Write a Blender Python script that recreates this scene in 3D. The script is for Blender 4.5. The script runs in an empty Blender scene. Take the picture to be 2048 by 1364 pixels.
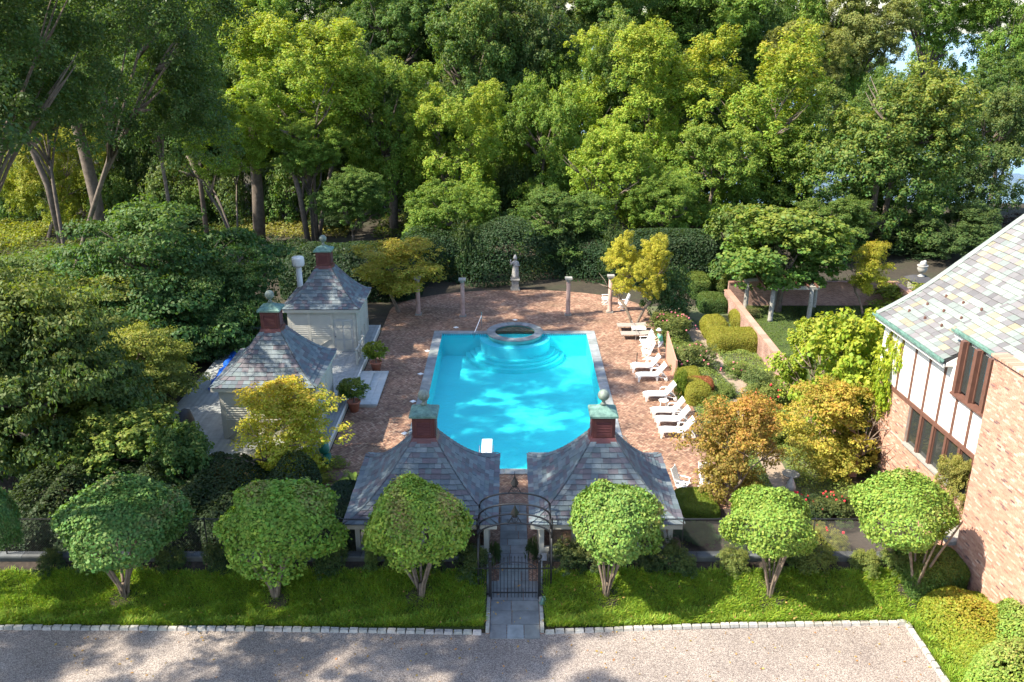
import bpy, math, random
import numpy as np
from mathutils import Vector, Matrix
R = math.radians
random.seed(7)
sc = bpy.context.scene
col = sc.collection

# ------------------------------------------------------------------ camera, sky, sun, exposure
CAM_H = 20.0
PITCH = R(20.16)
F = 1740.0
cam_d = bpy.data.cameras.new("camera"); cam = bpy.data.objects.new("camera", cam_d); col.objects.link(cam)
cam.location = (0, 0, CAM_H); cam.rotation_euler = (R(90) - PITCH, 0, 0)
cam_d.sensor_width = 36; cam_d.lens = 36 * F / 2048; cam_d.clip_start = .5; cam_d.clip_end = 6000
sc.camera = cam

SUN = Vector((-2.7, -0.85, 3.2)).normalized()          # towards the sun
w = bpy.data.worlds.new("World"); sc.world = w; w.use_nodes = True
nt = w.node_tree; bg = nt.nodes["Background"]
sky = nt.nodes.new("ShaderNodeTexSky"); sky.sky_type = 'NISHITA'; sky.sun_disc = False
sky.sun_elevation = math.asin(SUN.z); sky.sun_rotation = math.atan2(SUN.x, SUN.y)
nt.links.new(sky.outputs[0], bg.inputs[0]); bg.inputs[1].default_value = 0.15
sun_d = bpy.data.lights.new("sun", 'SUN'); sun_d.energy = 5.0; sun_d.angle = R(.55); sun_d.color = (1, .91, .75)
sun = bpy.data.objects.new("sun", sun_d); col.objects.link(sun)
sun.rotation_euler = SUN.to_track_quat('Z', 'Y').to_euler(); sun.location = (-40, -10, 60)
sc.view_settings.view_transform = 'Standard'; sc.view_settings.look = 'None'
sc.view_settings.exposure = 1.4; sc.view_settings.gamma = 1; sc.view_settings.use_curve_mapping = False
sc.render.engine = 'CYCLES'
sc.cycles.max_bounces = 6; sc.cycles.transparent_max_bounces = 12
sc.cycles.use_adaptive_sampling = True

CP, SP = math.cos(PITCH), math.sin(PITCH)
def ray(px, py):
    v = py - 682.0
    return (px - 1024.0), F * CP - v * SP, F * SP + v * CP          # x, forward, down
def G(px, py, z=0.0):                                               # photo pixel -> place on the level z
    x, y, d = ray(px, py); t = (CAM_H - z) / d
    return Vector((x * t, y * t, z))
def GY(px, py, Y):                                                  # photo pixel -> place at the distance Y
    x, y, d = ray(px, py); t = Y / y
    return Vector((x * t, Y, CAM_H - d * t))
def proj(p):
    d = p[1] * CP + (CAM_H - p[2]) * SP
    return 1024 + p[0] * F / d, 682 + F * ((CAM_H - p[2]) * CP - p[1] * SP) / d, d
CAMV = Vector((0, 0, CAM_H))

# ------------------------------------------------------------------ mesh helper
class MB:
    def __init__(s): s.v = []; s.f = []; s.c = []; s.cur = None
    def add(s, vs, fs, c=None):
        b = len(s.v); s.v += [tuple(p) for p in vs]; s.f += [tuple(b + i for i in f) for f in fs]
        s.c += [c if c is not None else s.cur] * len(fs); return s
    def box(s, x0, x1, y0, y1, z0, z1, c=None):
        return s.hexa([(x0,y0,z0),(x1,y0,z0),(x1,y1,z0),(x0,y1,z0),(x0,y0,z1),(x1,y0,z1),(x1,y1,z1),(x0,y1,z1)], c)
    def hexa(s, p, c=None):
        return s.add(p, [(3,2,1,0),(4,5,6,7),(0,1,5,4),(1,2,6,5),(2,3,7,6),(3,0,4,7)], c)
    def bar(s, a, b, wx, wz, c=None, up=(0,0,1)):                   # box from a to b
        a = Vector(a); b = Vector(b); d = (b - a).normalized(); u = Vector(up)
        if abs(d.dot(u)) > .98: u = Vector((0,1,0))
        r = d.cross(u).normalized() * wx / 2; q = r.cross(d).normalized() * wz / 2
        return s.hexa([a-r-q, a+r-q, b+r-q, b-r-q, a-r+q, a+r+q, b+r+q, b-r+q], c)
    def tube(s, pts, rad, n=6, c=None, cap=True):
        pts = [Vector(p) for p in pts]
        if not hasattr(rad, '__len__'): rad = [rad] * len(pts)
        vs = []; 
        for i, p in enumerate(pts):
            d = (pts[min(i+1, len(pts)-1)] - pts[max(i-1, 0)])
            d = d.normalized() if d.length > 1e-9 else Vector((0,0,1))
            u = Vector((0,0,1)) if abs(d.z) < .9 else Vector((1,0,0))
            a = d.cross(u).normalized(); b = d.cross(a).normalized()
            for k in range(n):
                t = 2*math.pi*k/n; vs.append(p + (a*math.cos(t) + b*math.sin(t)) * rad[i])
        fs = []
        for i in range(len(pts)-1):
            for k in range(n):
                k2 = (k+1) % n; fs.append((i*n+k, i*n+k2, (i+1)*n+k2, (i+1)*n+k))
        if cap: fs.append(tuple(range(n-1, -1, -1))); fs.append(tuple((len(pts)-1)*n+k for k in range(n)))
        return s.add(vs, fs, c)
    def lathe(s, prof, n=16, o=(0,0,0), c=None, sx=1, sy=1):        # prof = [(r, z)...]
        vs = [(o[0]+r*sx*math.cos(2*math.pi*k/n), o[1]+r*sy*math.sin(2*math.pi*k/n), o[2]+z) for r, z in prof for k in range(n)]
        fs = [(i*n+k, i*n+(k+1)%n, (i+1)*n+(k+1)%n, (i+1)*n+k) for i in range(len(prof)-1) for k in range(n)]
        fs += [tuple(range(n-1,-1,-1)), tuple((len(prof)-1)*n+k for k in range(n))]
        return s.add(vs, fs, c)
    def sphere(s, o, r, n=12, c=None, sx=1, sy=1, sz=1):
        m = max(5, n//2)
        prof = [(max(r*math.sin(math.pi*i/m), .0008), -r*sz*math.cos(math.pi*i/m)) for i in range(m+1)]
        return s.lathe(prof, n, o, c, sx, sy)
    def loft(s, rings, c=None, closed=True):                        # rings = lists of points, same count
        n = len(rings[0]); vs = [p for r in rings for p in r]
        fs = [(i*n+k, i*n+(k+1)%n, (i+1)*n+(k+1)%n, (i+1)*n+k) for i in range(len(rings)-1) for k in range(n)]
        if closed: fs += [tuple(range(n-1,-1,-1)), tuple((len(rings)-1)*n+k for k in range(n))]
        return s.add(vs, fs, c)

woff = {}
def W(o): return woff.get(o, Vector((0,0,0))) if o is not None else Vector((0,0,0))
def link(o, parent=None):
    col.objects.link(o)
    if parent is not None: o.parent = parent
    return o
def meshdata(name, mb, mat, off=Vector((0,0,0)), smooth=False):
    me = bpy.data.meshes.new(name)
    me.from_pydata([(p[0]-off[0], p[1]-off[1], p[2]-off[2]) for p in mb.v], [], mb.f)
    if mb.c and mb.c[0] is not None:
        a = me.attributes.new("col", 'FLOAT_COLOR', 'FACE')
        a.data.foreach_set("color", np.array([(*c, 1.) if len(c) == 3 else c for c in mb.c], dtype=np.float32).ravel())
    if smooth: me.polygons.foreach_set("use_smooth", [True]*len(me.polygons))
    me.materials.append(mat)
    return me
def part(name, mb, mat, parent=None, smooth=False, label=None, kind=None):   # shape given in the coordinates of its thing's space (world for fixed things)
    off = W(parent)
    o = bpy.data.objects.new(name, meshdata(name, mb, mat, off, smooth)); link(o, parent)
    woff[o] = off
    if label: o["label"] = label
    if kind: o["kind"] = kind
    return o
def thing(name, label, cat, loc=(0,0,0), group=None, rz=0):
    o = bpy.data.objects.new(name, None); o.empty_display_size = .2; link(o); o.location = loc; o.rotation_euler = (0,0,rz)
    woff[o] = Vector(loc); o["label"] = label; o["category"] = cat
    if group: o["group"] = group
    return o
def tag(o, label, cat, group=None):
    o["label"] = label; o["category"] = cat
    if group: o["group"] = group
    return o
def struct(name, mb, mat, smooth=False):
    o = part(name, mb, mat, None, smooth); o["kind"] = "structure"; return o
def kids(o): return [c for c in bpy.data.objects if c.parent == o]
KID = {}
def copy_tree(o, parent=None):
    c = o.copy(); link(c, parent)
    if o not in KID: KID[o] = kids(o)
    for ch in KID[o]: copy_tree(ch, c)
    return c

# ------------------------------------------------------------------ materials
def newmat(name):
    m = bpy.data.materials.new(name); m.use_nodes = True
    t = m.node_tree; p = t.nodes["Principled BSDF"]; return m, t, p
class E:                                                            # tiny expression builder for shader maths
    def __init__(s, t, sock): s.t = t; s.s = sock
    def _op(s, op, *o, clamp=False):
        n = s.t.nodes.new("ShaderNodeMath"); n.operation = op; n.use_clamp = clamp
        for i, a in enumerate((s,) + o):
            if isinstance(a, E): s.t.links.new(a.s, n.inputs[i])
            else: n.inputs[i].default_value = a
        return E(s.t, n.outputs[0])
    def __add__(s, o): return s._op('ADD', o)
    def __sub__(s, o): return s._op('SUBTRACT', o)
    def __mul__(s, o): return s._op('MULTIPLY', o)
    def __truediv__(s, o): return s._op('DIVIDE', o)
def noise(t, vec, scale, detail=4, rough=.6):
    n = t.nodes.new("ShaderNodeTexNoise"); n.inputs["Scale"].default_value = scale; n.inputs["Detail"].default_value = detail
    n.inputs["Roughness"].default_value = rough
    if vec is not None: t.links.new(vec, n.inputs["Vector"])
    return n.outputs["Fac"]
def ramp(t, fac, stops, interp='LINEAR'):
    n = t.nodes.new("ShaderNodeValToRGB"); cr = n.color_ramp; cr.interpolation = interp
    while len(cr.elements) < len(stops): cr.elements.new(.5)
    for e, (p, c) in zip(cr.elements, stops): e.position = p; e.color = (*c, 1)
    t.links.new(fac, n.inputs[0]); return n.outputs[0]
def mix(t, a, b, fac, mode='MIX'):
    n = t.nodes.new("ShaderNodeMix"); n.data_type = 'RGBA'; n.blend_type = mode
    for sock, val in ((n.inputs[0], fac), (n.inputs[6], a), (n.inputs[7], b)):
        if isinstance(val, (int, float)): sock.default_value = val
        elif isinstance(val, tuple): sock.default_value = (*val, 1)
        else: t.links.new(val, sock)
    return n.outputs[2]
def bump(t, p, h, strength, dist=.01):
    b = t.nodes.new("ShaderNodeBump"); b.inputs["Strength"].default_value = strength; b.inputs["Distance"].default_value = dist
    t.links.new(h, b.inputs["Height"]); t.links.new(b.outputs[0], p.inputs["Normal"])
def pos(t):
    return t.nodes.new("ShaderNodeNewGeometry").outputs["Position"]
def simple(name, c, rough=.7, var=.25, scale=3, metal=0, bmp=.0, attr=False, c2=None):
    m, t, p = newmat(name); P = pos(t)
    f = noise(t, P, scale, 5)
    lo = tuple(x*(1-var) for x in c); hi = tuple(min(1, x*(1+var)) for x in (c2 or c))
    cc = ramp(t, f, [(.3, lo), (.7, hi)])
    if attr:
        a = t.nodes.new("ShaderNodeAttribute"); a.attribute_name = "col"
        cc = mix(t, cc, a.outputs["Color"], 1.0, 'MULTIPLY')
    t.links.new(cc, p.inputs["Base Color"]); p.inputs["Roughness"].default_value = rough; p.inputs["Metallic"].default_value = metal
    if bmp: bump(t, p, noise(t, P, scale*12, 3), bmp, .01)
    return m
M = {}
M['paint'] = simple('beige_paint', (.42,.41,.36), .55, .06, 2)
M['paint_dark'] = simple('grey_paint', (.36,.37,.36), .6, .1, 2)
M['white'] = simple('white_resin', (.80,.80,.78), .35, .03, 6)
M['white_paint'] = simple('white_paint', (.74,.72,.68), .6, .05, 3)
M['stucco'] = simple('white_stucco', (.74,.72,.69), .9, .05, 4, bmp=.3)
M['timber'] = simple('brown_timber', (.13,.062,.045), .55, .18, 5)
M['maroon'] = simple('maroon_paint', (.10,.030,.030), .45, .15, 5)
M['copper'] = simple('copper_patina', (.075,.165,.145), .65, .4, 5, c2=(.11,.20,.17))
M['ball'] = simple('weathered_copper', (.12,.16,.14), .55, .35, 7, c2=(.18,.21,.18))
M['iron'] = simple('black_iron', (.018,.018,.02), .4, .2, 10)
M['steel'] = simple('steel', (.55,.56,.58), .25, .05, 10, metal=1)
M['stone'] = simple('bluestone', (.22,.24,.25), .75, .25, 2.2, bmp=.15, attr=True)
M['granite'] = simple('granite', (.33,.32,.30), .8, .25, 8, bmp=.4, attr=True)
M['column'] = simple('terracotta_column', (.38,.25,.21), .8, .15, 6, bmp=.2)
M['capital'] = simple('cast_stone', (.27,.26,.235), .85, .25, 9, bmp=.3)
M['terracotta'] = simple('terracotta_pot', (.42,.16,.10), .75, .15, 6)
M['deckwood'] = simple('pale_deck_boards', (.27,.285,.285), .7, .16, 2.5, attr=True)
M['slate'] = simple('slate', (1,1,1), .62, .16, 5, bmp=.25, attr=True)
M['under'] = simple('roof_underlay', (.05,.05,.055), .9, .1)
M['brick'] = simple('fired_brick', (1,1,1), .85, .18, 14, bmp=.3, attr=True)
M['mortar'] = simple('lime_mortar', (.48,.38,.32), .9, .15, 6)
M['bark'] = simple('grey_bark', (.12,.095,.075), .9, .4, 3, bmp=.5)
M['bark_light'] = simple('pale_bark', (.185,.14,.105), .9, .35, 6, bmp=.4)
M['soil'] = simple('dark_mulch', (.035,.026,.02), .95, .5, 8, bmp=.6)
M['bluetarp'] = simple('blue_tarp', (.015,.10,.50), .4, .2, 3, bmp=.4)
M['greenbag'] = simple('green_plastic', (.02,.16,.13), .4, .2, 5)
M['taupe'] = simple('taupe_sling', (.30,.26,.23), .7, .1, 5)
M['darkcloth'] = simple('black_cover', (.012,.012,.014), .6, .3, 3)
M['skin'] = simple('skin', (.55,.33,.24), .5, .05, 5)
M['shirt'] = simple('green_shirt', (.12,.42,.27), .8, .08, 8)
M['shorts'] = simple('pale_shorts', (.60,.60,.60), .8, .1, 8)
M['hair'] = simple('ginger_hair', (.36,.17,.08), .6, .2, 20)
M['hat'] = simple('straw_hat', (.72,.66,.55), .8, .08, 9)
M['statue'] = simple('statue_stone', (.33,.32,.30), .85, .25, 5, bmp=.3)
M['panel'] = simple('terracotta_panel', (.42,.23,.17), .8, .12, 6, bmp=.1)
M['rose'] = simple('red_petals', (.65,.03,.05), .6, .15, 8)
M['pinkrose'] = simple('pink_petals', (.62,.16,.20), .6, .15, 8)
M['blue_towel'] = simple('blue_towel', (.30,.52,.68), .9, .1, 8)

def leafmat(name, tip, trans=.42, rough=.55):
    m, t, p = newmat(name)
    a = t.nodes.new("ShaderNodeAttribute"); a.attribute_name = "col"
    oi = t.nodes.new("ShaderNodeObjectInfo")
    sp = t.nodes.new("ShaderNodeSeparateColor"); t.links.new(a.outputs["Color"], sp.inputs[0])
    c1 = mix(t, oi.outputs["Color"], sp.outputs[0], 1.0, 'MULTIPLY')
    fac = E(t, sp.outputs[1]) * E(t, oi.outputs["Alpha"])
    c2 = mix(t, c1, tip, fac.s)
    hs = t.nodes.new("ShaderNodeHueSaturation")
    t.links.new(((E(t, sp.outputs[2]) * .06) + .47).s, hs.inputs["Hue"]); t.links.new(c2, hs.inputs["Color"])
    t.links.new(hs.outputs[0], p.inputs["Base Color"]); p.inputs["Roughness"].default_value = rough
    p.inputs["Specular IOR Level"].default_value = .22
    tr = t.nodes.new("ShaderNodeBsdfTranslucent")
    yl = mix(t, hs.outputs[0], (1.25, 1.25, .30), 1.0, 'MULTIPLY'); t.links.new(yl, tr.inputs[0])
    ms = t.nodes.new("ShaderNodeMixShader"); ms.inputs[0].default_value = trans
    t.links.new(p.outputs[0], ms.inputs[1]); t.links.new(tr.outputs[0], ms.inputs[2])
    t.links.new(ms.outputs[0], t.nodes["Material Output"].inputs[0])
    return m
M['leaf'] = leafmat('leaf_green', (.42,.36,.05))
M['leaf_autumn'] = leafmat('leaf_autumn', (.55,.24,.05))
M['leaf_brown'] = leafmat('leaf_seedheads', (.36,.17,.12), .25)
M['grass'] = leafmat('grass_blades', (.40,.36,.06), .4)

# gravel
m, t, p = newmat('pea_gravel'); P = pos(t)
vo = t.nodes.new("ShaderNodeTexVoronoi"); vo.inputs["Scale"].default_value = 44; t.links.new(P, vo.inputs["Vector"])
sp = t.nodes.new("ShaderNodeSeparateColor"); t.links.new(vo.outputs["Color"], sp.inputs[0])
c = ramp(t, sp.outputs[0], [(0, (.12,.098,.086)), (.35, (.25,.21,.187)), (.7, (.37,.32,.28)), (1, (.52,.46,.41))])
big = ramp(t, noise(t, P, .35, 7, .7), [(.3, (.66,.65,.66)), (.7, (1,1,1))])
c = mix(t, c, big, 1.0, 'MULTIPLY'); t.links.new(c, p.inputs["Base Color"]); p.inputs["Roughness"].default_value = .85
bump(t, p, vo.outputs["Distance"], .8, .02); M['gravel'] = m
# herringbone brick paving
m, t, p = newmat('herringbone_brick'); P = pos(t)
mp = t.nodes.new("ShaderNodeMapping"); mp.inputs["Rotation"].default_value = (0,0,R(45)); mp.inputs["Scale"].default_value = (9.2,9.2,1)
t.links.new(P, mp.inputs[0]); sx = t.nodes.new("ShaderNodeSeparateXYZ"); t.links.new(mp.outputs[0], sx.inputs[0])
x, y = E(t, sx.outputs[0]), E(t, sx.outputs[1]); i, j = x._op('FLOOR'), y._op('FLOOR')
k = (i - j)._op('FLOORED_MODULO', 4.0)
is1 = k._op('COMPARE', 1.0, .3); is2 = k._op('COMPARE', 2.0, .3); vert = k._op('GREATER_THAN', 1.5)
u = (x - i) + is1; v = (y - j) + is2
lenu = (vert * -1.0) + 2.0; lenv = vert + 1.0
du = u._op('MINIMUM', lenu - u); dv = v._op('MINIMUM', lenv - v); d = du._op('MINIMUM', dv)
cb = t.nodes.new("ShaderNodeCombineXYZ"); t.links.new((i - is1).s, cb.inputs[0]); t.links.new((j - is2).s, cb.inputs[1]); t.links.new(vert.s, cb.inputs[2])
wn = t.nodes.new("ShaderNodeTexWhiteNoise"); t.links.new(cb.outputs[0], wn.inputs["Vector"])
bc = ramp(t, wn.outputs["Value"], [(0, (.18,.085,.055)), (.35, (.30,.155,.098)), (.7, (.38,.215,.14)), (1, (.46,.30,.205))])
stain = ramp(t, noise(t, P, .55, 6, .65), [(.32, (.50,.50,.44)), (.62, (1,1,1))])
bc = mix(t, bc, stain, 1.0, 'MULTIPLY')
edge = ramp(t, d.s, [(.04, (0,0,0)), (.13, (1,1,1))])
cc = mix(t, (.10,.075,.06), bc, edge); t.links.new(cc, p.inputs["Base Color"]); p.inputs["Roughness"].default_value = .8
bump(t, p, edge, .5, .008); M['paving'] = m
# far brick walls (running bond by shader, pieces too small there)
m, t, p = newmat('garden_brickwork'); P = pos(t); sx = t.nodes.new("ShaderNodeSeparateXYZ"); t.links.new(P, sx.inputs[0])
cb = t.nodes.new("ShaderNodeCombineXYZ"); t.links.new((E(t, sx.outputs[0]) + E(t, sx.outputs[1])).s, cb.inputs[0]); t.links.new(sx.outputs[2], cb.inputs[1])
br = t.nodes.new("ShaderNodeTexBrick"); t.links.new(cb.outputs[0], br.inputs[0]); br.inputs["Scale"].default_value = 1
br.inputs["Brick Width"].default_value = .23; br.inputs["Row Height"].default_value = .075; br.inputs["Mortar Size"].default_value = .008
br.inputs["Color1"].default_value = (.42,.23,.18,1); br.inputs["Color2"].default_value = (.26,.13,.10,1); br.inputs["Mortar"].default_value = (.4,.35,.31,1)
st = ramp(t, noise(t, P, 1.1, 5), [(.3, (.6,.57,.55)), (.65, (1.05,1.05,1.05))])
t.links.new(mix(t, br.outputs[0], st, 1.0, 'MULTIPLY'), p.inputs["Base Color"]); p.inputs["Roughness"].default_value = .9
bump(t, p, br.outputs["Fac"], -.4, .01); M['farbrick'] = m
# ground, lawn soil, forest floor
def groundmat(name, a, b, c, scale):
    m, t, p = newmat(name); P = pos(t)
    x = ramp(t, noise(t, P, scale, 8, .7), [(.3, a), (.5, b), (.72, c)])
    f = ramp(t, noise(t, P, scale*14, 4, .7), [(.3, (.6,.6,.6)), (.7, (1.15,1.15,1.15))])
    t.links.new(mix(t, x, f, 1.0, 'MULTIPLY'), p.inputs["Base Color"]); p.inputs["Roughness"].default_value = .95
    bump(t, p, noise(t, P, scale*20, 4), .5, .05); return m
M['forest_floor'] = groundmat('leaf_litter', (.022,.018,.012), (.040,.032,.020), (.030,.042,.015), .25)
M['lawn_soil'] = groundmat('lawn_soil', (.035,.05,.012), (.055,.085,.015), (.08,.11,.02), .8)
M['garden_soil'] = groundmat('garden_soil', (.12,.10,.065), (.09,.11,.045), (.06,.10,.03), .5)
M['garden_gravel'] = simple('garden_gravel', (.26,.20,.15), .9, .2, 5, bmp=.5)
# pool
m, t, p = newmat('pool_plaster'); P = pos(t)
cc = ramp(t, noise(t, P, .5, 4), [(.3, (.06,.72,.80)), (.7, (.08,.80,.86))])
t.links.new(cc, p.inputs["Base Color"]); p.inputs["Roughness"].default_value = .6; M['plaster'] = m
M['plaster_pale'] = simple('pool_step_plaster', (.16,.70,.82), .6, .06, 1.5)
M['spa_plaster'] = simple('spa_plaster', (.09,.46,.44), .6, .08, 2)
M['tile'] = simple('waterline_tile', (.05,.14,.22), .3, .5, 12)
def watermat(name, tint, sc_):
    m, t, p = newmat(name); P = pos(t)
    gl = t.nodes.new("ShaderNodeBsdfGlossy"); gl.inputs["Roughness"].default_value = .04
    trn = t.nodes.new("ShaderNodeBsdfTransparent"); trn.inputs[0].default_value = (*tint, 1)
    fr = t.nodes.new("ShaderNodeFresnel"); fr.inputs[0].default_value = 1.33
    b = t.nodes.new("ShaderNodeBump"); b.inputs["Strength"].default_value = .7; b.inputs["Distance"].default_value = .05
    t.links.new(noise(t, P, sc_, 4, .6), b.inputs["Height"])
    t.links.new(b.outputs[0], gl.inputs["Normal"]); t.links.new(b.outputs[0], fr.inputs["Normal"])
    ms = t.nodes.new("ShaderNodeMixShader"); t.links.new(fr.outputs[0], ms.inputs[0]); t.links.new(trn.outputs[0], ms.inputs[1]); t.links.new(gl.outputs[0], ms.inputs[2])
    t.links.new(ms.outputs[0], t.nodes["Material Output"].inputs[0]); return m
M['water'] = watermat('pool_water', (.66,.99,1.0), 5)
M['spa_water'] = watermat('spa_water', (.8,1,.95), 6)
m, t, p = newmat('open_water'); P = pos(t); p.inputs["Base Color"].default_value = (.12,.22,.34,1); p.inputs["Roughness"].default_value = .25
bump(t, p, noise(t, P, .6, 4), .5, .3); M['lake'] = m
# glass
m, t, p = newmat('window_glass'); p.inputs["Base Color"].default_value = (.03,.035,.035,1); p.inputs["Roughness"].default_value = .06
p.inputs["Specular IOR Level"].default_value = .8; M['glass'] = m

# ------------------------------------------------------------------ leaves: many small faces from arrays
rng = np.random.default_rng(11)
def unit(a): return a / np.maximum(np.linalg.norm(a, axis=-1, keepdims=True), 1e-9)
def leafmesh(name, P, N, size, colr, mat, aspect=.6, tip_dir=None, zs=1.):
    P = P*np.array([1,1,zs]); n = len(P); r = rng.normal(size=(n,3)) if tip_dir is None else tip_dir
    T = unit(np.cross(N, r)) if tip_dir is None else unit(r - N * (r*N).sum(-1, keepdims=True))
    B = np.cross(N, T); s = np.asarray(size).reshape(-1,1) * np.ones((n,1))
    fold = N * s * .12
    V = np.stack([P - T*s*.5, P + B*s*.5*aspect - fold*0, P + T*s*.5 - fold, P - B*s*.5*aspect - fold*0], 1).reshape(-1,3).astype(np.float32); V[:,2] /= zs
    me = bpy.data.meshes.new(name); me.vertices.add(4*n); me.vertices.foreach_set("co", V.ravel())
    me.loops.add(4*n); me.loops.foreach_set("vertex_index", np.arange(4*n, dtype=np.int32))
    me.polygons.add(n); me.polygons.foreach_set("loop_start", np.arange(0, 4*n, 4, dtype=np.int32))
    me.update(calc_edges=True)
    a = me.attributes.new("col", 'FLOAT_COLOR', 'POINT')
    C = np.ones((n,4), np.float32); C[:, :3] = colr
    a.data.foreach_set("color", np.repeat(C, 4, axis=0).ravel()); me.materials.append(mat); return me
def rdir(n, up=0.):
    d = rng.normal(size=(n,3)); d[:,2] += up; return unit(d)
def crown(name, mat, nl, ns, nf, lobe, sub, leaf, flat=1., zb=.05, prof=None, seed=0, low=.0, asp=.6, spread=.5, zs=2.0):
    """unit crown: horizontal radius 1, z 0..1 (scaled when placed)."""
    global rng; rng = np.random.default_rng(seed)
    prof = prof or (lambda z: np.sqrt(np.clip(1-(2*z-1)**2, 0, 1)))
    z = rng.uniform(zb, .93, nl) ; th = rng.uniform(0, 2*np.pi, nl) + np.arange(nl)*2.4
    rho = prof(z) * rng.uniform(low, 1, nl)**spread * (1-lobe*.8)
    L = np.stack([rho*np.cos(th), rho*np.sin(th), z*(1-lobe*.5)+lobe*.1], 1)
    lr = lobe * rng.uniform(.7, 1.25, nl)
    lb = rng.uniform(.82, 1.18, nl)
    Li = np.repeat(np.arange(nl), ns); d = rdir(nl*ns, .35)
    S = L[Li] + d * (lr[Li]*rng.uniform(.55, 1.1, nl*ns))[:,None] * np.array([1,1,flat/zs])
    sr = sub*rng.uniform(.6, 1.3, nl*ns)
    Si = np.repeat(np.arange(nl*ns), nf); d2 = rdir(nl*ns*nf, .25)
    P = S[Si] + d2 * (sr[Si]*rng.uniform(.2, 1, len(Si))**.45)[:,None] * np.array([1,1,flat/zs])
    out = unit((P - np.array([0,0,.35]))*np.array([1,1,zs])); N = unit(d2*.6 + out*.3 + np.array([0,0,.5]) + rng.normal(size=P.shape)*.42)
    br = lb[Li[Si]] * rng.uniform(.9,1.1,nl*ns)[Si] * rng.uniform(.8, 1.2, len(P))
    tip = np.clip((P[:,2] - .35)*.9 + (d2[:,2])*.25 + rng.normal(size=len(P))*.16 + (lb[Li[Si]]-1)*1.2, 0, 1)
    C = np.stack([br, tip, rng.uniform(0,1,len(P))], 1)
    return leafmesh(name, P, N, leaf*rng.uniform(.7, 1.3, len(P)), C, mat, asp, zs=zs)
def trunkmesh(name, mat, fork, nb, seed, lean=.08, thick=.055, stems=1):
    """unit trunk: z 0..1 = whole tree height, radial 1 = crown radius."""
    r_ = random.Random(seed); mb = MB()
    for s_ in range(stems):
        a0 = r_.uniform(0, 6.28); sp = 0 if stems == 1 else .09
        bx, by = math.cos(a0+s_*6.28/stems)*sp, math.sin(a0+s_*6.28/stems)*sp
        lx, ly = (r_.uniform(-lean, lean), r_.uniform(-lean, lean)) if stems == 1 else (bx*4.5, by*4.5)
        th = thick if stems == 1 else thick*.6
        pts = [(bx*.3, by*.3, -.01), (bx+lx*.1, by+ly*.1, fork*.3), (bx+lx*.5, by+ly*.5, fork*.7), (bx+lx, by+ly, fork)]
        mb.tube(pts, [th*1.5, th*1.05, th*.9, th*.8], 7)
        n = max(2, nb//stems)
        for b in range(n):
            a = a0 + b*6.28/n + r_.uniform(-.4,.4); rr = r_.uniform(.25,.62); zt = r_.uniform(fork+.15*(1-fork), .86)
            z0 = fork * r_.uniform(.82, 1.0)
            p0 = Vector((bx+lx*z0/fork, by+ly*z0/fork, z0)); p3 = Vector((bx+lx+math.cos(a)*rr, by+ly+math.sin(a)*rr, zt))
            p1 = p0.lerp(p3, .3) + Vector((0,0,.04)); p2 = p0.lerp(p3, .65) + Vector((r_.uniform(-.05,.05), r_.uniform(-.05,.05), .03))
            mb.tube([p0, p1, p2, p3], [th*.5, th*.34, th*.2, th*.05], 5)
            for q in range(2):
                a2 = a + r_.uniform(-1.1,1.1); e = p2 + Vector((math.cos(a2)*.25, math.sin(a2)*.25, r_.uniform(.02,.12)))
                mb.tube([p1.lerp(p2,.6), p1.lerp(e,.6), e], [th*.3, th*.18, th*.05], 4)
    return meshdata(name, mb, mat, smooth=True)

g_l = M['leaf']
CR = {
 'oak':     [crown('oak_crown', g_l, 38, 26, 66, .30, .080, .034, seed=s, low=.3, zs=2.1, flat=.85) for s in (1,2,3)],
 'locust':  [crown('locust_crown', g_l, 36, 26, 66, .27, .078, .033, seed=s, low=.25, prof=lambda z: np.clip(1.15*np.sqrt(np.clip(1-(1.7*z-.95)**2,0,1)),0,1), flat=1.0, zs=2.3) for s in (4,5,6)],
 'dogwood': [crown('dogwood_crown', g_l, 64, 18, 56, .27, .11, .030, flat=.28, seed=s, low=.15, zs=1.1, prof=lambda z: np.sqrt(np.clip(1-z**2,0,1))) for s in (7,8)],
 'fine':    [crown('oak_crown', g_l, 27, 30, 100, .28, .085, .022, seed=s, low=.3, zs=2.2, flat=.8) for s in (31,)],
 'broad':   [crown('broadleaf_crown', g_l, 40, 16, 30, .28, .10, .060, flat=.8, seed=s, low=.2, asp=.75, zs=1.5) for s in (9,10)],
 'airy':    [crown('airy_crown', M['leaf_autumn'], 50, 18, 28, .24, .10, .042, flat=.6, seed=s, low=.05, spread=.7, zs=1.8) for s in (12,13)],
 'shrub':   [crown('shrub_foliage', g_l, 22, 16, 28, .34, .13, .060, flat=.9, seed=s, zb=0, low=.2, zs=1.1, prof=lambda z: np.sqrt(np.clip(1-(.9*z)**2,0,1))) for s in (14,15)],
}
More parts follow.
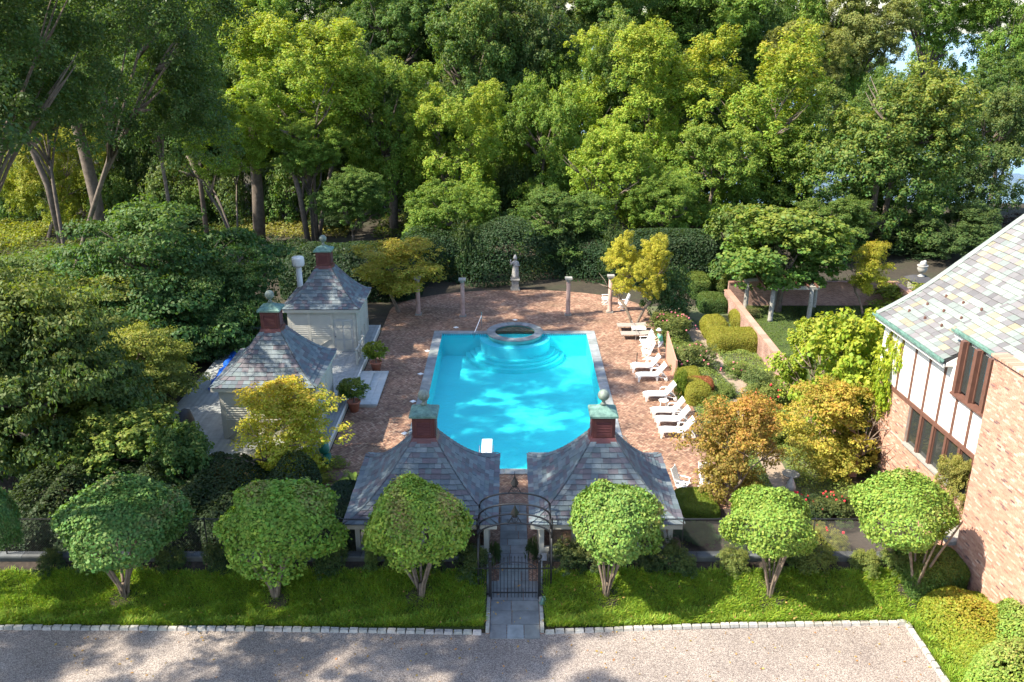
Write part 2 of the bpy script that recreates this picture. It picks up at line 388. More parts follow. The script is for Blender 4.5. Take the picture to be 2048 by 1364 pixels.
def mopmesh(seed, n=21000):
    global rng; rng = np.random.default_rng(seed)
    d = rdir(n); d[:,2] = np.where(d[:,2] < -.45, -d[:,2], d[:,2])
    ph = rng.uniform(0, 6.28, (6,)); k = rng.normal(size=(6,3))*4.2
    bumps = sum(np.sin(d@k[i]+ph[i]) for i in range(6))*.046
    k2 = rng.normal(size=(5,3))*11; bumps = bumps + sum(np.sin(d@k2[i]+i) for i in range(5))*.016
    rr = (1 + bumps) * rng.uniform(.86, 1.0, n)**1.0 * np.where(rng.random(n) < .07, 1.06, 1)
    P = d*rr[:,None]; P[:,2] = np.where(P[:,2] < 0, P[:,2]*.95, P[:,2]*.80)
    ed = np.hypot(P[:,0], P[:,1]); P[:,2] -= .10*ed**2
    hole = np.sin(P@(rng.normal(size=3)*6)+2)+np.sin(P@(rng.normal(size=3)*7))+np.sin(P@(rng.normal(size=3)*9)+1)
    kp = (hole < 2.05) | (rng.random(n) < .25); d = d[kp]; P = P[kp]; n = len(P); P *= 1+.07*np.sin(d@(rng.normal(size=3)*2.2))[:,None]
    N = unit(d*.9 + np.array([0,0,.25]) + rng.normal(size=(n,3))*.5)
    pk = rng.normal(size=(2,3))*5; patch = (np.sin(P@pk[0]) + np.sin(P@pk[1]+1))*.5
    tip = np.clip((patch-.2)*1.6, 0, 1) * np.clip(d[:,2]+.1, 0, 1) * (rng.random(n) < .6)
    C = np.stack([rng.uniform(.72, 1.25, n)*(1+patch*.08), tip, rng.uniform(0,1,n)], 1)
    return leafmesh('mop_crown', P, N, .072*rng.uniform(.7,1.3,n), C, M['leaf_brown'], .62)
CR['mop'] = [mopmesh(s) for s in (21,22,23,24,25)]
TR = {
 'tall': [trunkmesh('tall_trunk', M['bark'], .45, 8, s, thick=.032) for s in (1,2,3)],
 'mid':  [trunkmesh('mid_trunk', M['bark'], .28, 9, s, thick=.038) for s in (4,5)],
 'multi':[trunkmesh('multi_trunk', M['bark'], .42, 10, s, thick=.034, stems=3) for s in (6,7)],
 'small':[trunkmesh('small_trunk', M['bark_light'], .30, 9, s, thick=.045, stems=2) for s in (8,9)],
}
def mop_trunk(seed):
    r_ = random.Random(seed); mb = MB(); n = 7
    for b in range(n):
        a = b*6.28/n + r_.uniform(-.3,.3); rr = r_.uniform(.45,.85)
        c, s_ = math.cos(a), math.sin(a)
        mb.tube([(c*.03,s_*.03,-.02), (c*.09,s_*.09,.14), (c*rr*.45,s_*rr*.45,.36), (c*rr,s_*rr,.66)], [.034,.028,.022,.013], 6)
    mb.tube([(0,0,-.03),(0,0,.05),(.01,.01,.14)], [.075,.06,.04], 8)
    return meshdata('mop_trunk', mb, M['bark_light'], smooth=True)
TR['mop'] = [mop_trunk(s) for s in (1,2,3)]
ti = 0
def tree(kind, trunk, X, Y, z0, zc, zt, r, colr, tip, label, cat='tree', name='tree', group=None, ry=1.):
    """z0 ground, zc crown bottom, zt crown top, r crown radius"""
    global ti; ti += 1
    root = thing(name, label, cat, (X, Y, z0), group)
    a = (ti*2.399) % 6.283
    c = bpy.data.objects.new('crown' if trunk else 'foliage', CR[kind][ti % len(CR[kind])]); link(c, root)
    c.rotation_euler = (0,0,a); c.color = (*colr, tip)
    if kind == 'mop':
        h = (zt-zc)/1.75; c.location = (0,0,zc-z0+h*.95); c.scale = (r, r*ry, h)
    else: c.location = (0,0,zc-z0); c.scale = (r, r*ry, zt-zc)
    if trunk:
        k = bpy.data.objects.new('trunk', TR[trunk][ti % len(TR[trunk])]); link(k, root)
        k.rotation_euler = (0,0,a); k.scale = (r, r, (zt - z0)*(.98 if kind != 'mop' else 1))
    return root
def tree_px(kind, trunk, cx, Y, top, bot, wid, colr, tip, label, z0=0, **kw):
    a, b = GY(cx, top, Y), GY(cx, bot, Y); m_ = GY(cx, (top+bot)/2, Y)
    r = wid/2 * Y/ray(cx, (top+bot)/2)[1]
    return tree(kind, trunk, m_.x, Y, z0, max(b.z, z0+.05), a.z, r, colr, tip, label, **kw)
# ------------------------------------------------------------------ the ground, water, drive, lawn
mb = MB(); n = 0
xs = [-900,-200,-80,-40,-18,0,12,30,60,120,300,900]; ys = [-60,0,20,40,60,80,100,106,114,130,200,900,4500]
def gz0(x, y):
    if y > 104 and x > 5: return -4.5*min(1,(y-104)/10)*min(1,(x-5)/10)
    return -.03
struct('lake_water', MB().add([(6,104,-2.5),(900,104,-2.5),(900,4500,-2.5),(6,4500,-2.5)], [(0,1,2,3)]), M['lake'])
struct('gravel_drive', MB().add([(-30,12,.004),(13.95,12,.004),(13.95,25.4,.004),(.9,24.95,.004),(-.9,24.95,.004),(-30,25.3,.004)], [(0,1,2,3,4,5)]), M['gravel'])
PX0, PX1 = -.78, .98                                                # garden path between the lawns
def lz(x, y):                                                       # the bank the lawn climbs to the low wall
    t = min(1, max(0, (y-25.6)/2.2)); return .02 + .80*t*t*(3-2*t) + .03*math.sin(x*1.3+y)*t
def lawn(x0, x1, y0, y1, nx, ny):
    mb = MB(); vs = [(x0+(x1-x0)*i/nx, y0+(y1-y0)*j/ny, lz(x0+(x1-x0)*i/nx, y0+(y1-y0)*j/ny)) for j in range(ny+1) for i in range(nx+1)]
    mb.add(vs, [(j*(nx+1)+i, j*(nx+1)+i+1, (j+1)*(nx+1)+i+1, (j+1)*(nx+1)+i) for j in range(ny) for i in range(nx)])
    return struct('lawn', mb, M['lawn_soil'], True)
lawn(-30, PX0-.16, 25.15, 27.35, 60, 8); lawn(PX1+.16, 26, 25.38, 27.35, 50, 8); lawn(14.05, 26, 12, 25.15, 12, 10)
mb = MB()
for (x0, x1) in ((-30, PX0-.16), (PX1+.16, 16.4)):
    n = int((x1-x0)/.5)
    for i in range(n):
        a, b = x0+(x1-x0)*i/n, x0+(x1-x0)*(i+1)/n
        mb.add([(a,27.35,lz(a,27.35)),(b,27.35,lz(b,27.35)),(b,27.9,.95),(a,27.9,.95)], [(0,1,2,3)])
struct('mulch_bed', mb, M['soil'])
struct('rose_garden_soil', MB().add([(10.03,30,.0),(15.8,30,.0),(15.8,62,.0),(10.03,62,.0)], [(0,1,2,3)]), M['garden_soil'])
struct('rose_bed', MB().add([(6.9,28.12,.008),(16.3,28.12,.008),(16.3,34.2,.008),(10.1,34.2,.008),(9.6,33.2,.008),(6.9,33.0,.008)], [(0,1,2,3,4,5)]), M['soil'])
struct('garden_path', MB().add([(11.9,34.3,.006),(12.9,34.3,.006),(13.3,44,.006),(13.9,47,.006),(13.4,50,.006),(12.6,62,.006),(11.6,62,.006),(12.4,50,.006),(12.9,47,.006),(12.3,44,.006)], [(0,1,2,9),(2,3,8,9),(3,4,7,8),(4,5,6,7)]), M['garden_gravel'])
struct('walled_lawn', MB().add([(16.1,36,.0),(28.4,36,.0),(28.4,62.2,.0),(16.1,62.2,.0)], [(0,1,2,3)]), M['lawn_soil'])

# kerb of granite setts, each a stone
def rc(lo, hi): g = random.uniform(lo, hi); return (g*random.uniform(.97,1.05), g, g*random.uniform(.94,1.02))
kerb = thing('stone_kerb', 'row of pale granite setts edging the gravel drive along the lawn', 'kerb', (0,25,0)); kerb['kind'] = 'structure'
def kerbrun(pts, step=.335):
    P = [Vector(p) for p in pts]
    for a, b in zip(P[:-1], P[1:]):
        L = (b-a).length; n = max(1, round(L/step)); d = (b-a).normalized(); q = Vector((-d.y, d.x, 0))
        for i in range(n):
            s = a + d*(L*i/n + .012); e = a + d*(L*(i+1)/n - .012)
            h = .115+random.uniform(-.015,.02); wv = .085 + random.uniform(-.01,.01); j = q*random.uniform(-.012,.012)
            ch = .015; Z = Vector((0,0,h))
            m_ = MB().hexa([s-q*wv+j, e-q*wv+j, e+q*wv+j, s+q*wv+j, s-q*(wv-ch)+j+Z+d*ch, e-q*(wv-ch)+j+Z-d*ch, e+q*(wv-ch)+j+Z-d*ch, s+q*(wv-ch)+j+Z+d*ch], rc(.85,1.25))
            part('stone', m_, M['granite'], kerb)
kerbrun([(-19.5,25.2,0),(-9,25.12,0),(-1.05,24.92,0)]); kerbrun([(1.15,24.95,0),(7,25.28,0),(13.95,25.45,0),(13.98,20,0)])
# path of flagstones with side kerbs
path = thing('flagstone_path', 'bluestone path running from the drive through the gate', 'path', (.1,26,0)); path['kind'] = 'structure'
struct('path_bed', MB().box(PX0-.14, PX1+.14, 24.9, 28.19, -.02, .006), M['paving'])
y = 24.62; k = 0
while y < 36.0:
    h = random.choice([.45,.6,.75]); cut = [PX0, PX0+(PX1-PX0)*random.uniform(.35,.65), PX1] if k % 3 else [PX0, PX0+.6, PX0+1.2, PX1]
    if y > 27.9: cut = [-.50] + [c for c in cut[1:-1] if -.2 < c < .4] + [.64]
    if y > 33.4: break
    for a, b in zip(cut[:-1], cut[1:]):
        part('flagstone', MB().box(a+.012, b-.012, y+.012, y+h-.012, .007, .035+random.uniform(0,.006), rc(.75,1.15)), M['stone'], path)
    y += h; k += 1
for sx_, x0, x1 in ((0, PX0-.14, PX0-.01), (1, PX1+.01, PX1+.14)):
    for i in range(4):
        part('edging_stone', MB().box(x0, x1, 24.95+i*.5, 25.43+i*.5, 0, .13+random.uniform(0,.02), rc(.8,1.3)), M['granite'], path)
for sx_ in (-1, 1):                                                 # low walls beside the path up to the pavilions
    x0, x1 = ((PX0-.34, PX0-.02) if sx_ < 0 else (PX1+.02, PX1+.34))
    wl = thing('path_wall', ('left' if sx_ < 0 else 'right') + ' low grey stone wall beside the path behind the iron gate', 'wall', (x0, 27.5, 0))
    for i in range(3):
        part('stone', MB().hexa([(x0,27.05+i*.42,0),(x1,27.05+i*.42,0),(x1,27.45+i*.42,0),(x0,27.45+i*.42,0),(x0,27.05+i*.42,.55+i*.16),(x1,27.05+i*.42,.55+i*.16),(x1,27.45+i*.42,.70+i*.16),(x0,27.45+i*.42,.70+i*.16)], rc(.8,1.1)), M['stone'], wl)
# low retaining wall with coping under the fence
for sx_, x0, x1, lb in ((0, -22, PX0-.36, 'low grey stone wall left of the gate, behind the ball-topped trees'), (1, PX1+.36, 16.3, 'low grey stone wall right of the gate, under the wire fence')):
    wl = thing('retaining_wall', lb, 'wall', ((x0+x1)/2, 28, 0))
    part('wall_face', MB().box(x0, x1, 27.86, 28.1, -.02, 1.12, (.28,.27,.25)), M['stone'], wl)
    n = int((x1-x0)/.9)
    for i in range(n):
        a, b = x0+(x1-x0)*i/n, x0+(x1-x0)*(i+1)/n
        part('coping_stone', MB().box(a+.008, b-.008, 27.80, 28.14, 1.123, 1.2, rc(.28,.42)), M['stone'], wl)

# chain link fence on the wall
def fence(x0, x1, y, z0, z1, lb, mat='iron'):
    f = thing('wire_fence', lb, 'fence', ((x0+x1)/2, y, z0))
    part('top_rail', MB().tube([(x0,y,z1),(x1,y,z1)], .022, 6), M[mat], f)
    n = max(2, round((x1-x0)/2.4))
    for i in range(n+1):
        x = x0+(x1-x0)*i/n; part('post', MB().tube([(x,y+.03,z0),(x,y+.03,z1+.04)], .026, 6), M[mat], f)
    m_ = MB(); h = z1-z0; s = .085; i = 0
    for sgn in (1,-1):
        x = x0 - (h if sgn > 0 else 0)
        while x < x1 + (h if sgn < 0 else 0):
            a = Vector((x, y+sgn*.003, z0)); b = Vector((x+sgn*h, y+sgn*.003, z1))
            if sgn > 0:
                t0 = max(0, (x0-x)/h); t1 = min(1, (x1-x)/h)
            else:
                t0 = max(0, (x-x1)/h); t1 = min(1, (x-x0)/h)
            if t1 > t0+.02: m_.tube([a.lerp(b,t0), a.lerp(b,t1)], .0032, 3, cap=False)
            x += s
    part('chain_link', m_, M[mat], f, kind='stuff')
    m_ = MB()
    for q in range(int((x1-x0)/.085)):
        x = x0+.04+q*.085; m_.tube([(x-.01,y,z1+.01),(x+.01,y,z1+.055)], .005, 3)
    part('wire_ends', m_, M[mat], f, kind='stuff')
fence(-19, -1.30, 27.95, 1.2, 2.72, 'black chain link fence left of the arched gate')
fence(1.5, 16.1, 27.95, 1.2, 2.72, 'black chain link fence right of the arched gate')

# ------------------------------------------------------------------ slate roofs
SL = [(.11,.142,.165),(.13,.165,.185),(.095,.125,.15),(.14,.175,.19),(.115,.10,.118),(.12,.112,.13),(.095,.095,.112),(.155,.185,.20),(.105,.14,.15)]
SLH = [(.23,.26,.24),(.20,.23,.215),(.25,.28,.255),(.165,.16,.162),(.18,.17,.172),(.14,.135,.138),(.27,.24,.17),(.21,.24,.225)]
SLW = [9,8,7,7,6,5,4,5,6]
def slate_col(pal, p=None):
    c = random.choice(pal); k = random.uniform(.86,1.12); return tuple(v*k for v in c)
def slates(roof, items, limit=300):                                 # items: (8 pts, colour, centre, normal, area)
    sc_ = []
    for it in items:
        c, n, a = it[2], it[3], it[4]; vv = (CAMV-c); px, py, d = proj(c)
        s = a*max(0, n.dot(vv.normalized()))/d**2 * (1 if -40 < px < 2088 and -40 < py < 1400 else .01); sc_.append(s)
    order = sorted(range(len(items)), key=lambda i: -sc_[i]); rest = MB()
    for q, i in enumerate(order):
        p, c = items[i][0], items[i][1]
        if q < limit: part('slate', MB().hexa(p, c), M['slate'], roof)
        else: rest.hexa(p, c)
    if rest.v: part('slates', rest, M['slate'], roof, kind='stuff')
def slate_quad(p00, p10, p11, p01, n, lb, lt, th=.014):
    """p00,p10 lower edge; p01,p11 upper edge"""
    lo = n*(lb-th); hi = n*lb; lo2 = n*(lt-th); hi2 = n*lt
    return [p00+lo, p10+lo, p11+lo2, p01+lo2, p00+hi, p10+hi, p11+hi2, p01+hi2]
def pyramid_roof(root, cx, cy, a, ay, b, ze, zt, expo=.215, wmin=.24, wmax=.42, pw=1.55, pal=SL, limit=300):
    zf = lambda s: ze + (zt-ze)*s**pw
    # arc-length courses
    N = 60; pts = [(a+(b-a)*s/N, zf(s/N)) for s in range(N+1)]
    L = [0]
    for q in range(N): L.append(L[-1]+math.hypot(pts[q+1][0]-pts[q][0], pts[q+1][1]-pts[q][1]))
    nc = round(L[-1]/expo)
    def at(l):
        for q in range(N):
            if L[q+1] >= l-1e-9: return (q + (l-L[q])/(L[q+1]-L[q]))/N
        return 1.
    S = [at(L[-1]*i/nc) for i in range(nc+1)]
    hx = lambda s: a+(b-a)*s; hy = lambda s: ay+(b-ay)*s
    m_ = MB()
    rings = [[(cx+sx_*hx(s), cy+sy_*hy(s), zf(s)-.02) for sx_, sy_ in ((-1,-1),(1,-1),(1,1),(-1,1))] for s in S]
    m_.loft(rings)
    roof = part('roof', m_, M['under'], root)
    items = []
    for side in range(4):
        for i in range(nc):
            s0, s1 = S[i], S[i+1]; so = min(1, s1 + (s1-s0)*.25)
            if side % 2 == 0: w0, w1, d0, d1 = hx(s0), hx(so), hy(s0), hy(so)
            else: w0, w1, d0, d1 = hy(s0), hy(so), hx(s0), hx(so)
            z0, z1 = zf(s0), zf(so)
            if i == 0: d0 += .05; z0 -= .0
            def loc(u, d, z):
                return {0: Vector((cx+u, cy-d, z)), 1: Vector((cx+d, cy+u, z)), 2: Vector((cx-u, cy+d, z)), 3: Vector((cx-d, cy-u, z))}[side]
            n = (loc(1,d0,z0)-loc(0,d0,z0)).cross(loc(0,d1,z1)-loc(0,d0,z0)).normalized()
            u = -w0 + (-random.uniform(0,.3))
            while u < w0:
                w_ = random.uniform(wmin, wmax); u2 = u+w_
                x0, x1 = max(u, -w0)+.004, min(u2, w0)-.004; y0, y1 = min(max(u,-w1),w1)+.003, min(max(u2,-w1),w1)-.003
                u = u2
                if x1-x0 < .05: continue
                if y1 < y0: y0 = y1 = (y0+y1)/2
                j = random.uniform(-.012,.012)
                q = [loc(x0,d0+j,z0), loc(x1,d0+j,z0), loc(y1,d1,z1), loc(y0,d1,z1)]
                items.append((slate_quad(*q, n, .042+random.uniform(0,.014), .006), slate_col(pal), (q[0]+q[1]+q[2]+q[3])/4, n, (x1-x0)*expo))
            for sg in (-1, 1):                                      # hip slates fanned along the hips
                e = min(.26, w0*.6)
                q = [loc(sg*w0,d0,z0), loc(sg*(w0-e),d0-.02,z0+.01), loc(sg*(max(w1-e*.9,0)),d1-.08*0,z1+.0), loc(sg*w1,d1,z1)]
                if sg < 0: q = [q[0], q[1], q[2], q[3]]
                else: q = [q[1], q[0], q[3], q[2]]
                items.append((slate_quad(*q, n, .062, .032), slate_col(pal), (q[0]+q[2])/2, n, e*expo))
    slates(roof, items, limit)
    # fascia
    f = MB()
    for (x0,x1,y0,y1) in ((cx-a,cx+a,cy-ay,cy-ay+.06),(cx-a,cx+a,cy+ay-.06,cy+ay),(cx-a,cx-a+.06,cy-ay+.062,cy+ay-.062),(cx+a-.06,cx+a,cy-ay+.062,cy+ay-.062)):
        f.box(x0,x1,y0,y1,ze-.20,ze-.022)
    f.box(cx-a+.062,cx+a-.062,cy-ay+.062,cy+ay-.062,ze-.06,ze-.03)
    part('fascia', f, M['paint'], root)
    return roof
def cupola(root, cx, cy, z, b):
    c = part('cupola', MB().box(cx-b,cx+b,cy-b,cy+b,z-.05,z+1.02), M['maroon'], root)
    part('base_moulding', MB().hexa([(cx-b-.13,cy-b-.13,z-.06),(cx+b+.13,cy-b-.13,z-.06),(cx+b+.13,cy+b+.13,z-.06),(cx-b-.13,cy+b+.13,z-.06),(cx-b-.04,cy-b-.04,z+.14),(cx+b+.04,cy-b-.04,z+.14),(cx+b+.04,cy+b+.04,z+.14),(cx-b-.04,cy+b+.04,z+.14)]), M['maroon'], c)
    for face in range(4):
        fr = MB(); lv = MB()
        def q(u, d, zz): return {0:(cx+u,cy-d,zz),1:(cx+d,cy+u,zz),2:(cx-u,cy+d,zz),3:(cx-d,cy-u,zz)}[face]
        def bx(m_, u0,u1,d0,d1,z0,z1, tilt=0):
            m_.hexa([q(u0,d1,z0-tilt),q(u1,d1,z0-tilt),q(u1,d0,z0),q(u0,d0,z0),q(u0,d1,z1-tilt),q(u1,d1,z1-tilt),q(u1,d0,z1),q(u0,d0,z1)])
        o = b*.78
        for (u0,u1,z0,z1) in ((-o,-o+.06,z+.2,z+.92),(o-.06,o,z+.2,z+.92),(-o+.061,o-.061,z+.2,z+.26),(-o+.061,o-.061,z+.86,z+.92)): bx(fr,u0,u1,b+.001,b+.035,z0,z1)
        if face in (0,1,3):
            part('louvre_frame', fr, M['maroon'], c)
            for s in range(8): bx(lv,-o+.065,o-.065,b+.002,b+.04,z+.30+s*.068,z+.315+s*.068,.03)
            part('louvres', lv, M['maroon'], c)
    e = b+.12
    prof = [(e,1.02),(e,1.10),(e*.86,1.16),(e*.5,1.24),(.10,1.36),(.07,1.44)]
    part('cap', MB().loft([[(cx+sx_*r,cy+sy_*r,z+h) for sx_,sy_ in ((-1,-1),(1,-1),(1,1),(-1,1))] for r,h in prof]), M['copper'], c)
    part('ball_finial', MB().lathe([(.13,1.38),(.09,1.45),(.06,1.52),(.10,1.56)]+[(max(.23*math.sin(math.pi*k/12),.01),1.77-.23*math.cos(math.pi*k/12)) for k in range(1,13)], 18, (cx,cy,z)), M['ball'], c, smooth=True)
    return c

def pavilion(cx, cy, a, lb):
    root = thing('garden_pavilion', lb, 'pavilion', (cx,cy,0), 'pair of slate roofed pavilions flanking the gate')
    ze = 2.35
    pyramid_roof(root, cx, cy, a, a-.03, .50, ze, 4.62)
    cupola(root, cx, cy, 4.62, .43)
    w_ = a-.35; wl = MB(); T = .14
    for (x0,x1,y0,y1) in ((cx-w_,cx+w_,cy-w_,cy-w_+T),(cx-w_,cx+w_,cy+w_-T,cy+w_),(cx-w_,cx-w_+T,cy-w_+T,cy+w_-T),(cx+w_-T,cx+w_,cy-w_+T,cy+w_-T)):
        wl.box(x0,x1,y0,y1,0,1.15)
        wl.box(x0,x1,y0,y1,2.0,ze-.07)
    part('wall', wl, M['paint'], root)
    for i in range(5):
        for yy in (cy-w_-.01, cy+w_-.15): part('post', MB().box(cx-w_-.01+i*(2*w_-.14)/4, cx-w_+.17+i*(2*w_-.14)/4, yy, yy+.17, 0, ze-.07), M['paint'], root)
    for i in range(1,4):
        for xx in (cx-w_-.01, cx+w_-.15): part('post', MB().box(xx, xx+.17, cy-w_+i*(2*w_)/4, cy-w_+.17+i*(2*w_)/4, 0, ze-.07), M['paint'], root)
    part('floor', MB().box(cx-w_+T,cx+w_-T,cy-w_+T,cy+w_-T,.01,.05), M['paving'], root)
    return root
pavilion(-3.43, 30.98, 2.86, 'slate roofed pavilion with red cupola left of the garden gate')
pavilion(3.56, 30.98, 2.86, 'slate roofed pavilion with red cupola right of the garden gate')

# pool houses
def clap(m_, x0, x1, y, z0, z1, sgn=-1, step=.125, axis='x'):
    z = z0
    while z < z1-.01:
        h = min(step, z1-z); a, b = .004, .05
        if axis == 'x': m_.hexa([(x0,y+sgn*b,z),(x1,y+sgn*b,z),(x1,y,z),(x0,y,z),(x0,y+sgn*a,z+h),(x1,y+sgn*a,z+h),(x1,y,z+h),(x0,y,z+h)])
        else: m_.hexa([(y,x0,z),(y+sgn*b,x0,z),(y+sgn*b,x1,z),(y,x1,z),(y,x0,z+h),(y+sgn*a,x0,z+h),(y+sgn*a,x1,z+h),(y,x1,z+h)])
        z += step
def pool_house(cx, cy, hx_, hy_, lb, door):
    root = thing('pool_house', lb, 'pool house', (cx,cy,0), 'cream pool houses on the deck')
    ze, zt, zb = 3.35, 5.5, .5
    pyramid_roof(root, cx, cy, hx_, hy_, .50, ze, zt, expo=.235, wmin=.26, wmax=.40, pw=1.4)
    cupola(root, cx, cy, zt, .44)
    wx, wy = hx_-.28, hy_-.28
    part('wall', MB().box(cx-wx,cx+wx,cy-wy,cy+wy,zb,ze-.07), M['paint'], root)
    Y0 = cy-wy; X1 = cx+wx
    bays = [-wx+.14, -wx/3-.1, wx/3-.1, wx-.14]
    for i in range(3):
        x0, x1 = cx+bays[i]+.08, cx+bays[i+1]-.08
        if i == 2 and door: continue
        s = MB(); clap(s, x0, x1, Y0-.002, 1.55, ze-.35); part('siding', s, M['paint'], root)
        part('lower_panel', MB().box(x0,x1,Y0-.02,Y0-.002,zb+.05,1.42), M['paint'], root)
        part('diagonal_board', MB().bar((x0+.03,Y0-.035,zb+.12),(x1-.03,Y0-.035,1.36),.03,.10,up=(0,1,0)), M['paint'], root)
    for b_ in bays: part('corner_board', MB().box(cx+b_-.08,cx+b_+.08,Y0-.045,Y0-.003,zb+.02,ze-.3), M['paint'], root)
    part('frieze', MB().box(cx-wx,cx+wx,Y0-.05,Y0-.003,ze-.298,ze-.205), M['paint'], root)
    part('rail_board', MB().box(cx-wx+.22,cx+(bays[2] if door else bays[3])-.08,Y0-.04,Y0-.021,1.425,1.53), M['paint'], root)
    if door:
        x0, x1 = cx+bays[2]+.10, cx+bays[3]-.10
        d = part('door', MB().box(x0,x1,Y0-.03,Y0-.004,zb+.01,zb+2.15), M['paint_dark'], root)
        for r_, (za, zb_) in enumerate(((.15,.75),(.85,1.45),(1.55,2.0))):
            for c_ in range(2):
                a = x0+.12+c_*(x1-x0-.12)/2; bq = a+(x1-x0-.36)/2
                part('door_panel', MB().box(a,bq,Y0-.045,Y0-.031,zb+za,zb+zb_), M['paint'], d)
        part('handle', MB().sphere((x0+.08,Y0-.07,zb+1.0),.035,8), M['iron'], d)
    # right side wall with openings
    for i in range(3):
        y0, y1 = cy-wy+.16+i*(2*wy-.2)/3, cy-wy+.02+(i+1)*(2*wy-.2)/3
        s = MB(); clap(s, y0, y1, X1+.002, 1.5, ze-.35, 1, axis='y'); part('siding', s, M['paint'], root)
    for i in range(4):
        y0 = cy-wy-.04+i*(2*wy-.10)/3; part('corner_board', MB().box(X1+.003,X1+.045,y0,y0+.16,zb+.02,ze-.3), M['paint'], root)
    return root
pool_house(-11.82, 53.25, 2.42, 2.3, 'farther cream pool house with panelled door and slate roof', True)
pool_house(-12.05, 41.35, 2.55, 2.65, 'nearer cream pool house half hidden by the small maple', False)

# timber deck round the pool houses
deck = thing('timber_deck', 'raised pale grey timber deck under the two pool houses', 'deck', (-12,45,0))
DX0, DX1, DY0, DY1 = -18.2, -9.05, 37.4, 56.3
part('skirt', MB().box(DX0,DX1,DY0,DY1,0,.455), M['paint'], deck)
pl = MB(); x = DX0
while x < DX1-.01:
    k = random.uniform(.88,1.12); pl.box(x+.004,min(x+.14,DX1)-.004,DY0-.03,DY1,.457,.5,(k,k,k)); x += .14
part('deck_boards', pl, M['deckwood'], deck, kind='stuff')
part('edge_trim', MB().box(DX0-.04,DX1+.05,DY0-.075,DY0-.031,.36,.51), M['white_paint'], deck)
part('edge_trim', MB().box(DX1+.002,DX1+.05,DY0-.03,DY1,.36,.51), M['white_paint'], deck)
for i in range(9):
    part('skirt_board', MB().box(DX0+.3+i*.85,DX0+.36+i*.85,DY0-.03,DY0-.002,0,.355), M['paint_dark'], deck)
step = thing('deck_steps', 'broad pale two-level timber steps down from the deck to the brick terrace', 'steps', (-8,46,0))
for i in range(4):
    part('tread_board', MB().box(DX1+.06+i*.39,DX1+.44+i*.39,43.8,48.7,.10,.2,(1.5,1.5,1.5)), M['deckwood'], step)
part('step_frame', MB().box(DX1+.07,-7.5,43.82,48.68,0,.098), M['paint'], step)
for i in range(2):
    part('upper_tread', MB().box(DX1+.06+i*.38,DX1+.43+i*.38,44.5,48.3,.202,.36,(1.4,1.4,1.4)), M['deckwood'], step)
def railing(x, y0, y1, lb):
    r_ = thing('deck_railing', lb, 'railing', (x,(y0+y1)/2,.5)); n = max(1, round((y1-y0)/1.3))
    for i in range(n+1):
        y = y0+(y1-y0)*i/n
        q = part('post', MB().box(x-.06,x+.06,y-.06,y+.06,.5,1.5), M['paint'], r_); part('post_cap', MB().box(x-.09,x+.09,y-.09,y+.09,1.5,1.55), M['paint'], q)
    for i in range(n):
        a, b = y0+(y1-y0)*i/n+.062, y0+(y1-y0)*(i+1)/n-.062
        part('top_rail', MB().box(x-.05,x+.05,a,b,1.38,1.45), M['paint'], r_); part('bottom_rail', MB().box(x-.03,x+.03,a,b,.6,.66), M['paint'], r_)
        part('cross_brace', MB().bar((x-.015,a,.67),(x-.015,b,1.37),.025,.07,up=(1,0,0)), M['paint'], r_)
        part('cross_brace', MB().bar((x+.015,b,.67),(x+.015,a,1.37),.025,.07,up=(1,0,0)), M['paint'], r_)
railing(-9.35, 48.9, 51.3, 'crossed timber deck railing beside the farther pool house door')
railing(-9.35, 42.2, 43.7, 'short crossed railing beside the nearer pool house')
v_ = thing('vent_pipe', 'white capped metal flue pipe behind the farther pool house', 'flue', (-14.45,57,0))
part('pipe', MB().tube([(-14.45,57,0),(-14.45,57,4.45)], .20, 14), M['white_paint'], v_, True)
part('cap', MB().lathe([(.22,4.4),(.40,4.52),(.42,4.60),(.42,5.02),(.36,5.12),(.05,5.14)], 18, (-14.45,57,0)), M['white_paint'], v_, True)
tp = MB(); rings = []
for i in range(16):
    y = 45.0+i*.37; x = -16.9-.02*i+.07*math.sin(i*1.7)
    rings.append([(x+.20*math.cos(a)*(1+.25*math.sin(i*2.1+a*2)), y, .66+.17*math.sin(a)*(1+.3*math.sin(i*1.3))) for a in [2*math.pi*k/8 for k in range(8)]])
tag(part('blue_tarp', tp.loft(rings), M['bluetarp'], smooth=False), 'long rolled blue tarpaulin lying on the deck behind the nearer pool house', 'tarpaulin')
gc = MB(); rings = []
for z, r_ in ((.5,.75),(1.0,.78),(1.5,.72),(1.9,.55),(2.1,.2)):
    rings.append([(-16.15+.55*r_*math.cos(a)*(1+.12*math.sin(3*a+z)), 38.9+1.1*r_*math.sin(a), z) for a in [2*math.pi*k/12 for k in range(12)]])
tag(part('covered_grill', gc.loft(rings), M['darkcloth'], smooth=True), 'tall bulky item under a black cover at the left end of the deck', 'covered item')

# ------------------------------------------------------------------ pool
PXA, PXB, PYA, PYB, WZ = -4.77, 5.09, 36.75, 55.9, -.12
SCX, SCY = .2, 56.0
mb = MB(); D = -1.6
mb.add([(PXA,PYA,D),(PXB,PYA,D),(PXB,PYB,D),(PXA,PYB,D)], [(0,1,2,3)])
mb.add([(PXA,PYA,D),(PXB,PYA,D),(PXB,PYB,D),(PXA,PYB,D),(PXA,PYA,-.02),(PXB,PYA,-.02),(PXB,PYB,-.02),(PXA,PYB,-.02)], [(0,4,5,1),(1,5,6,2),(2,6,7,3),(3,7,4,0)])
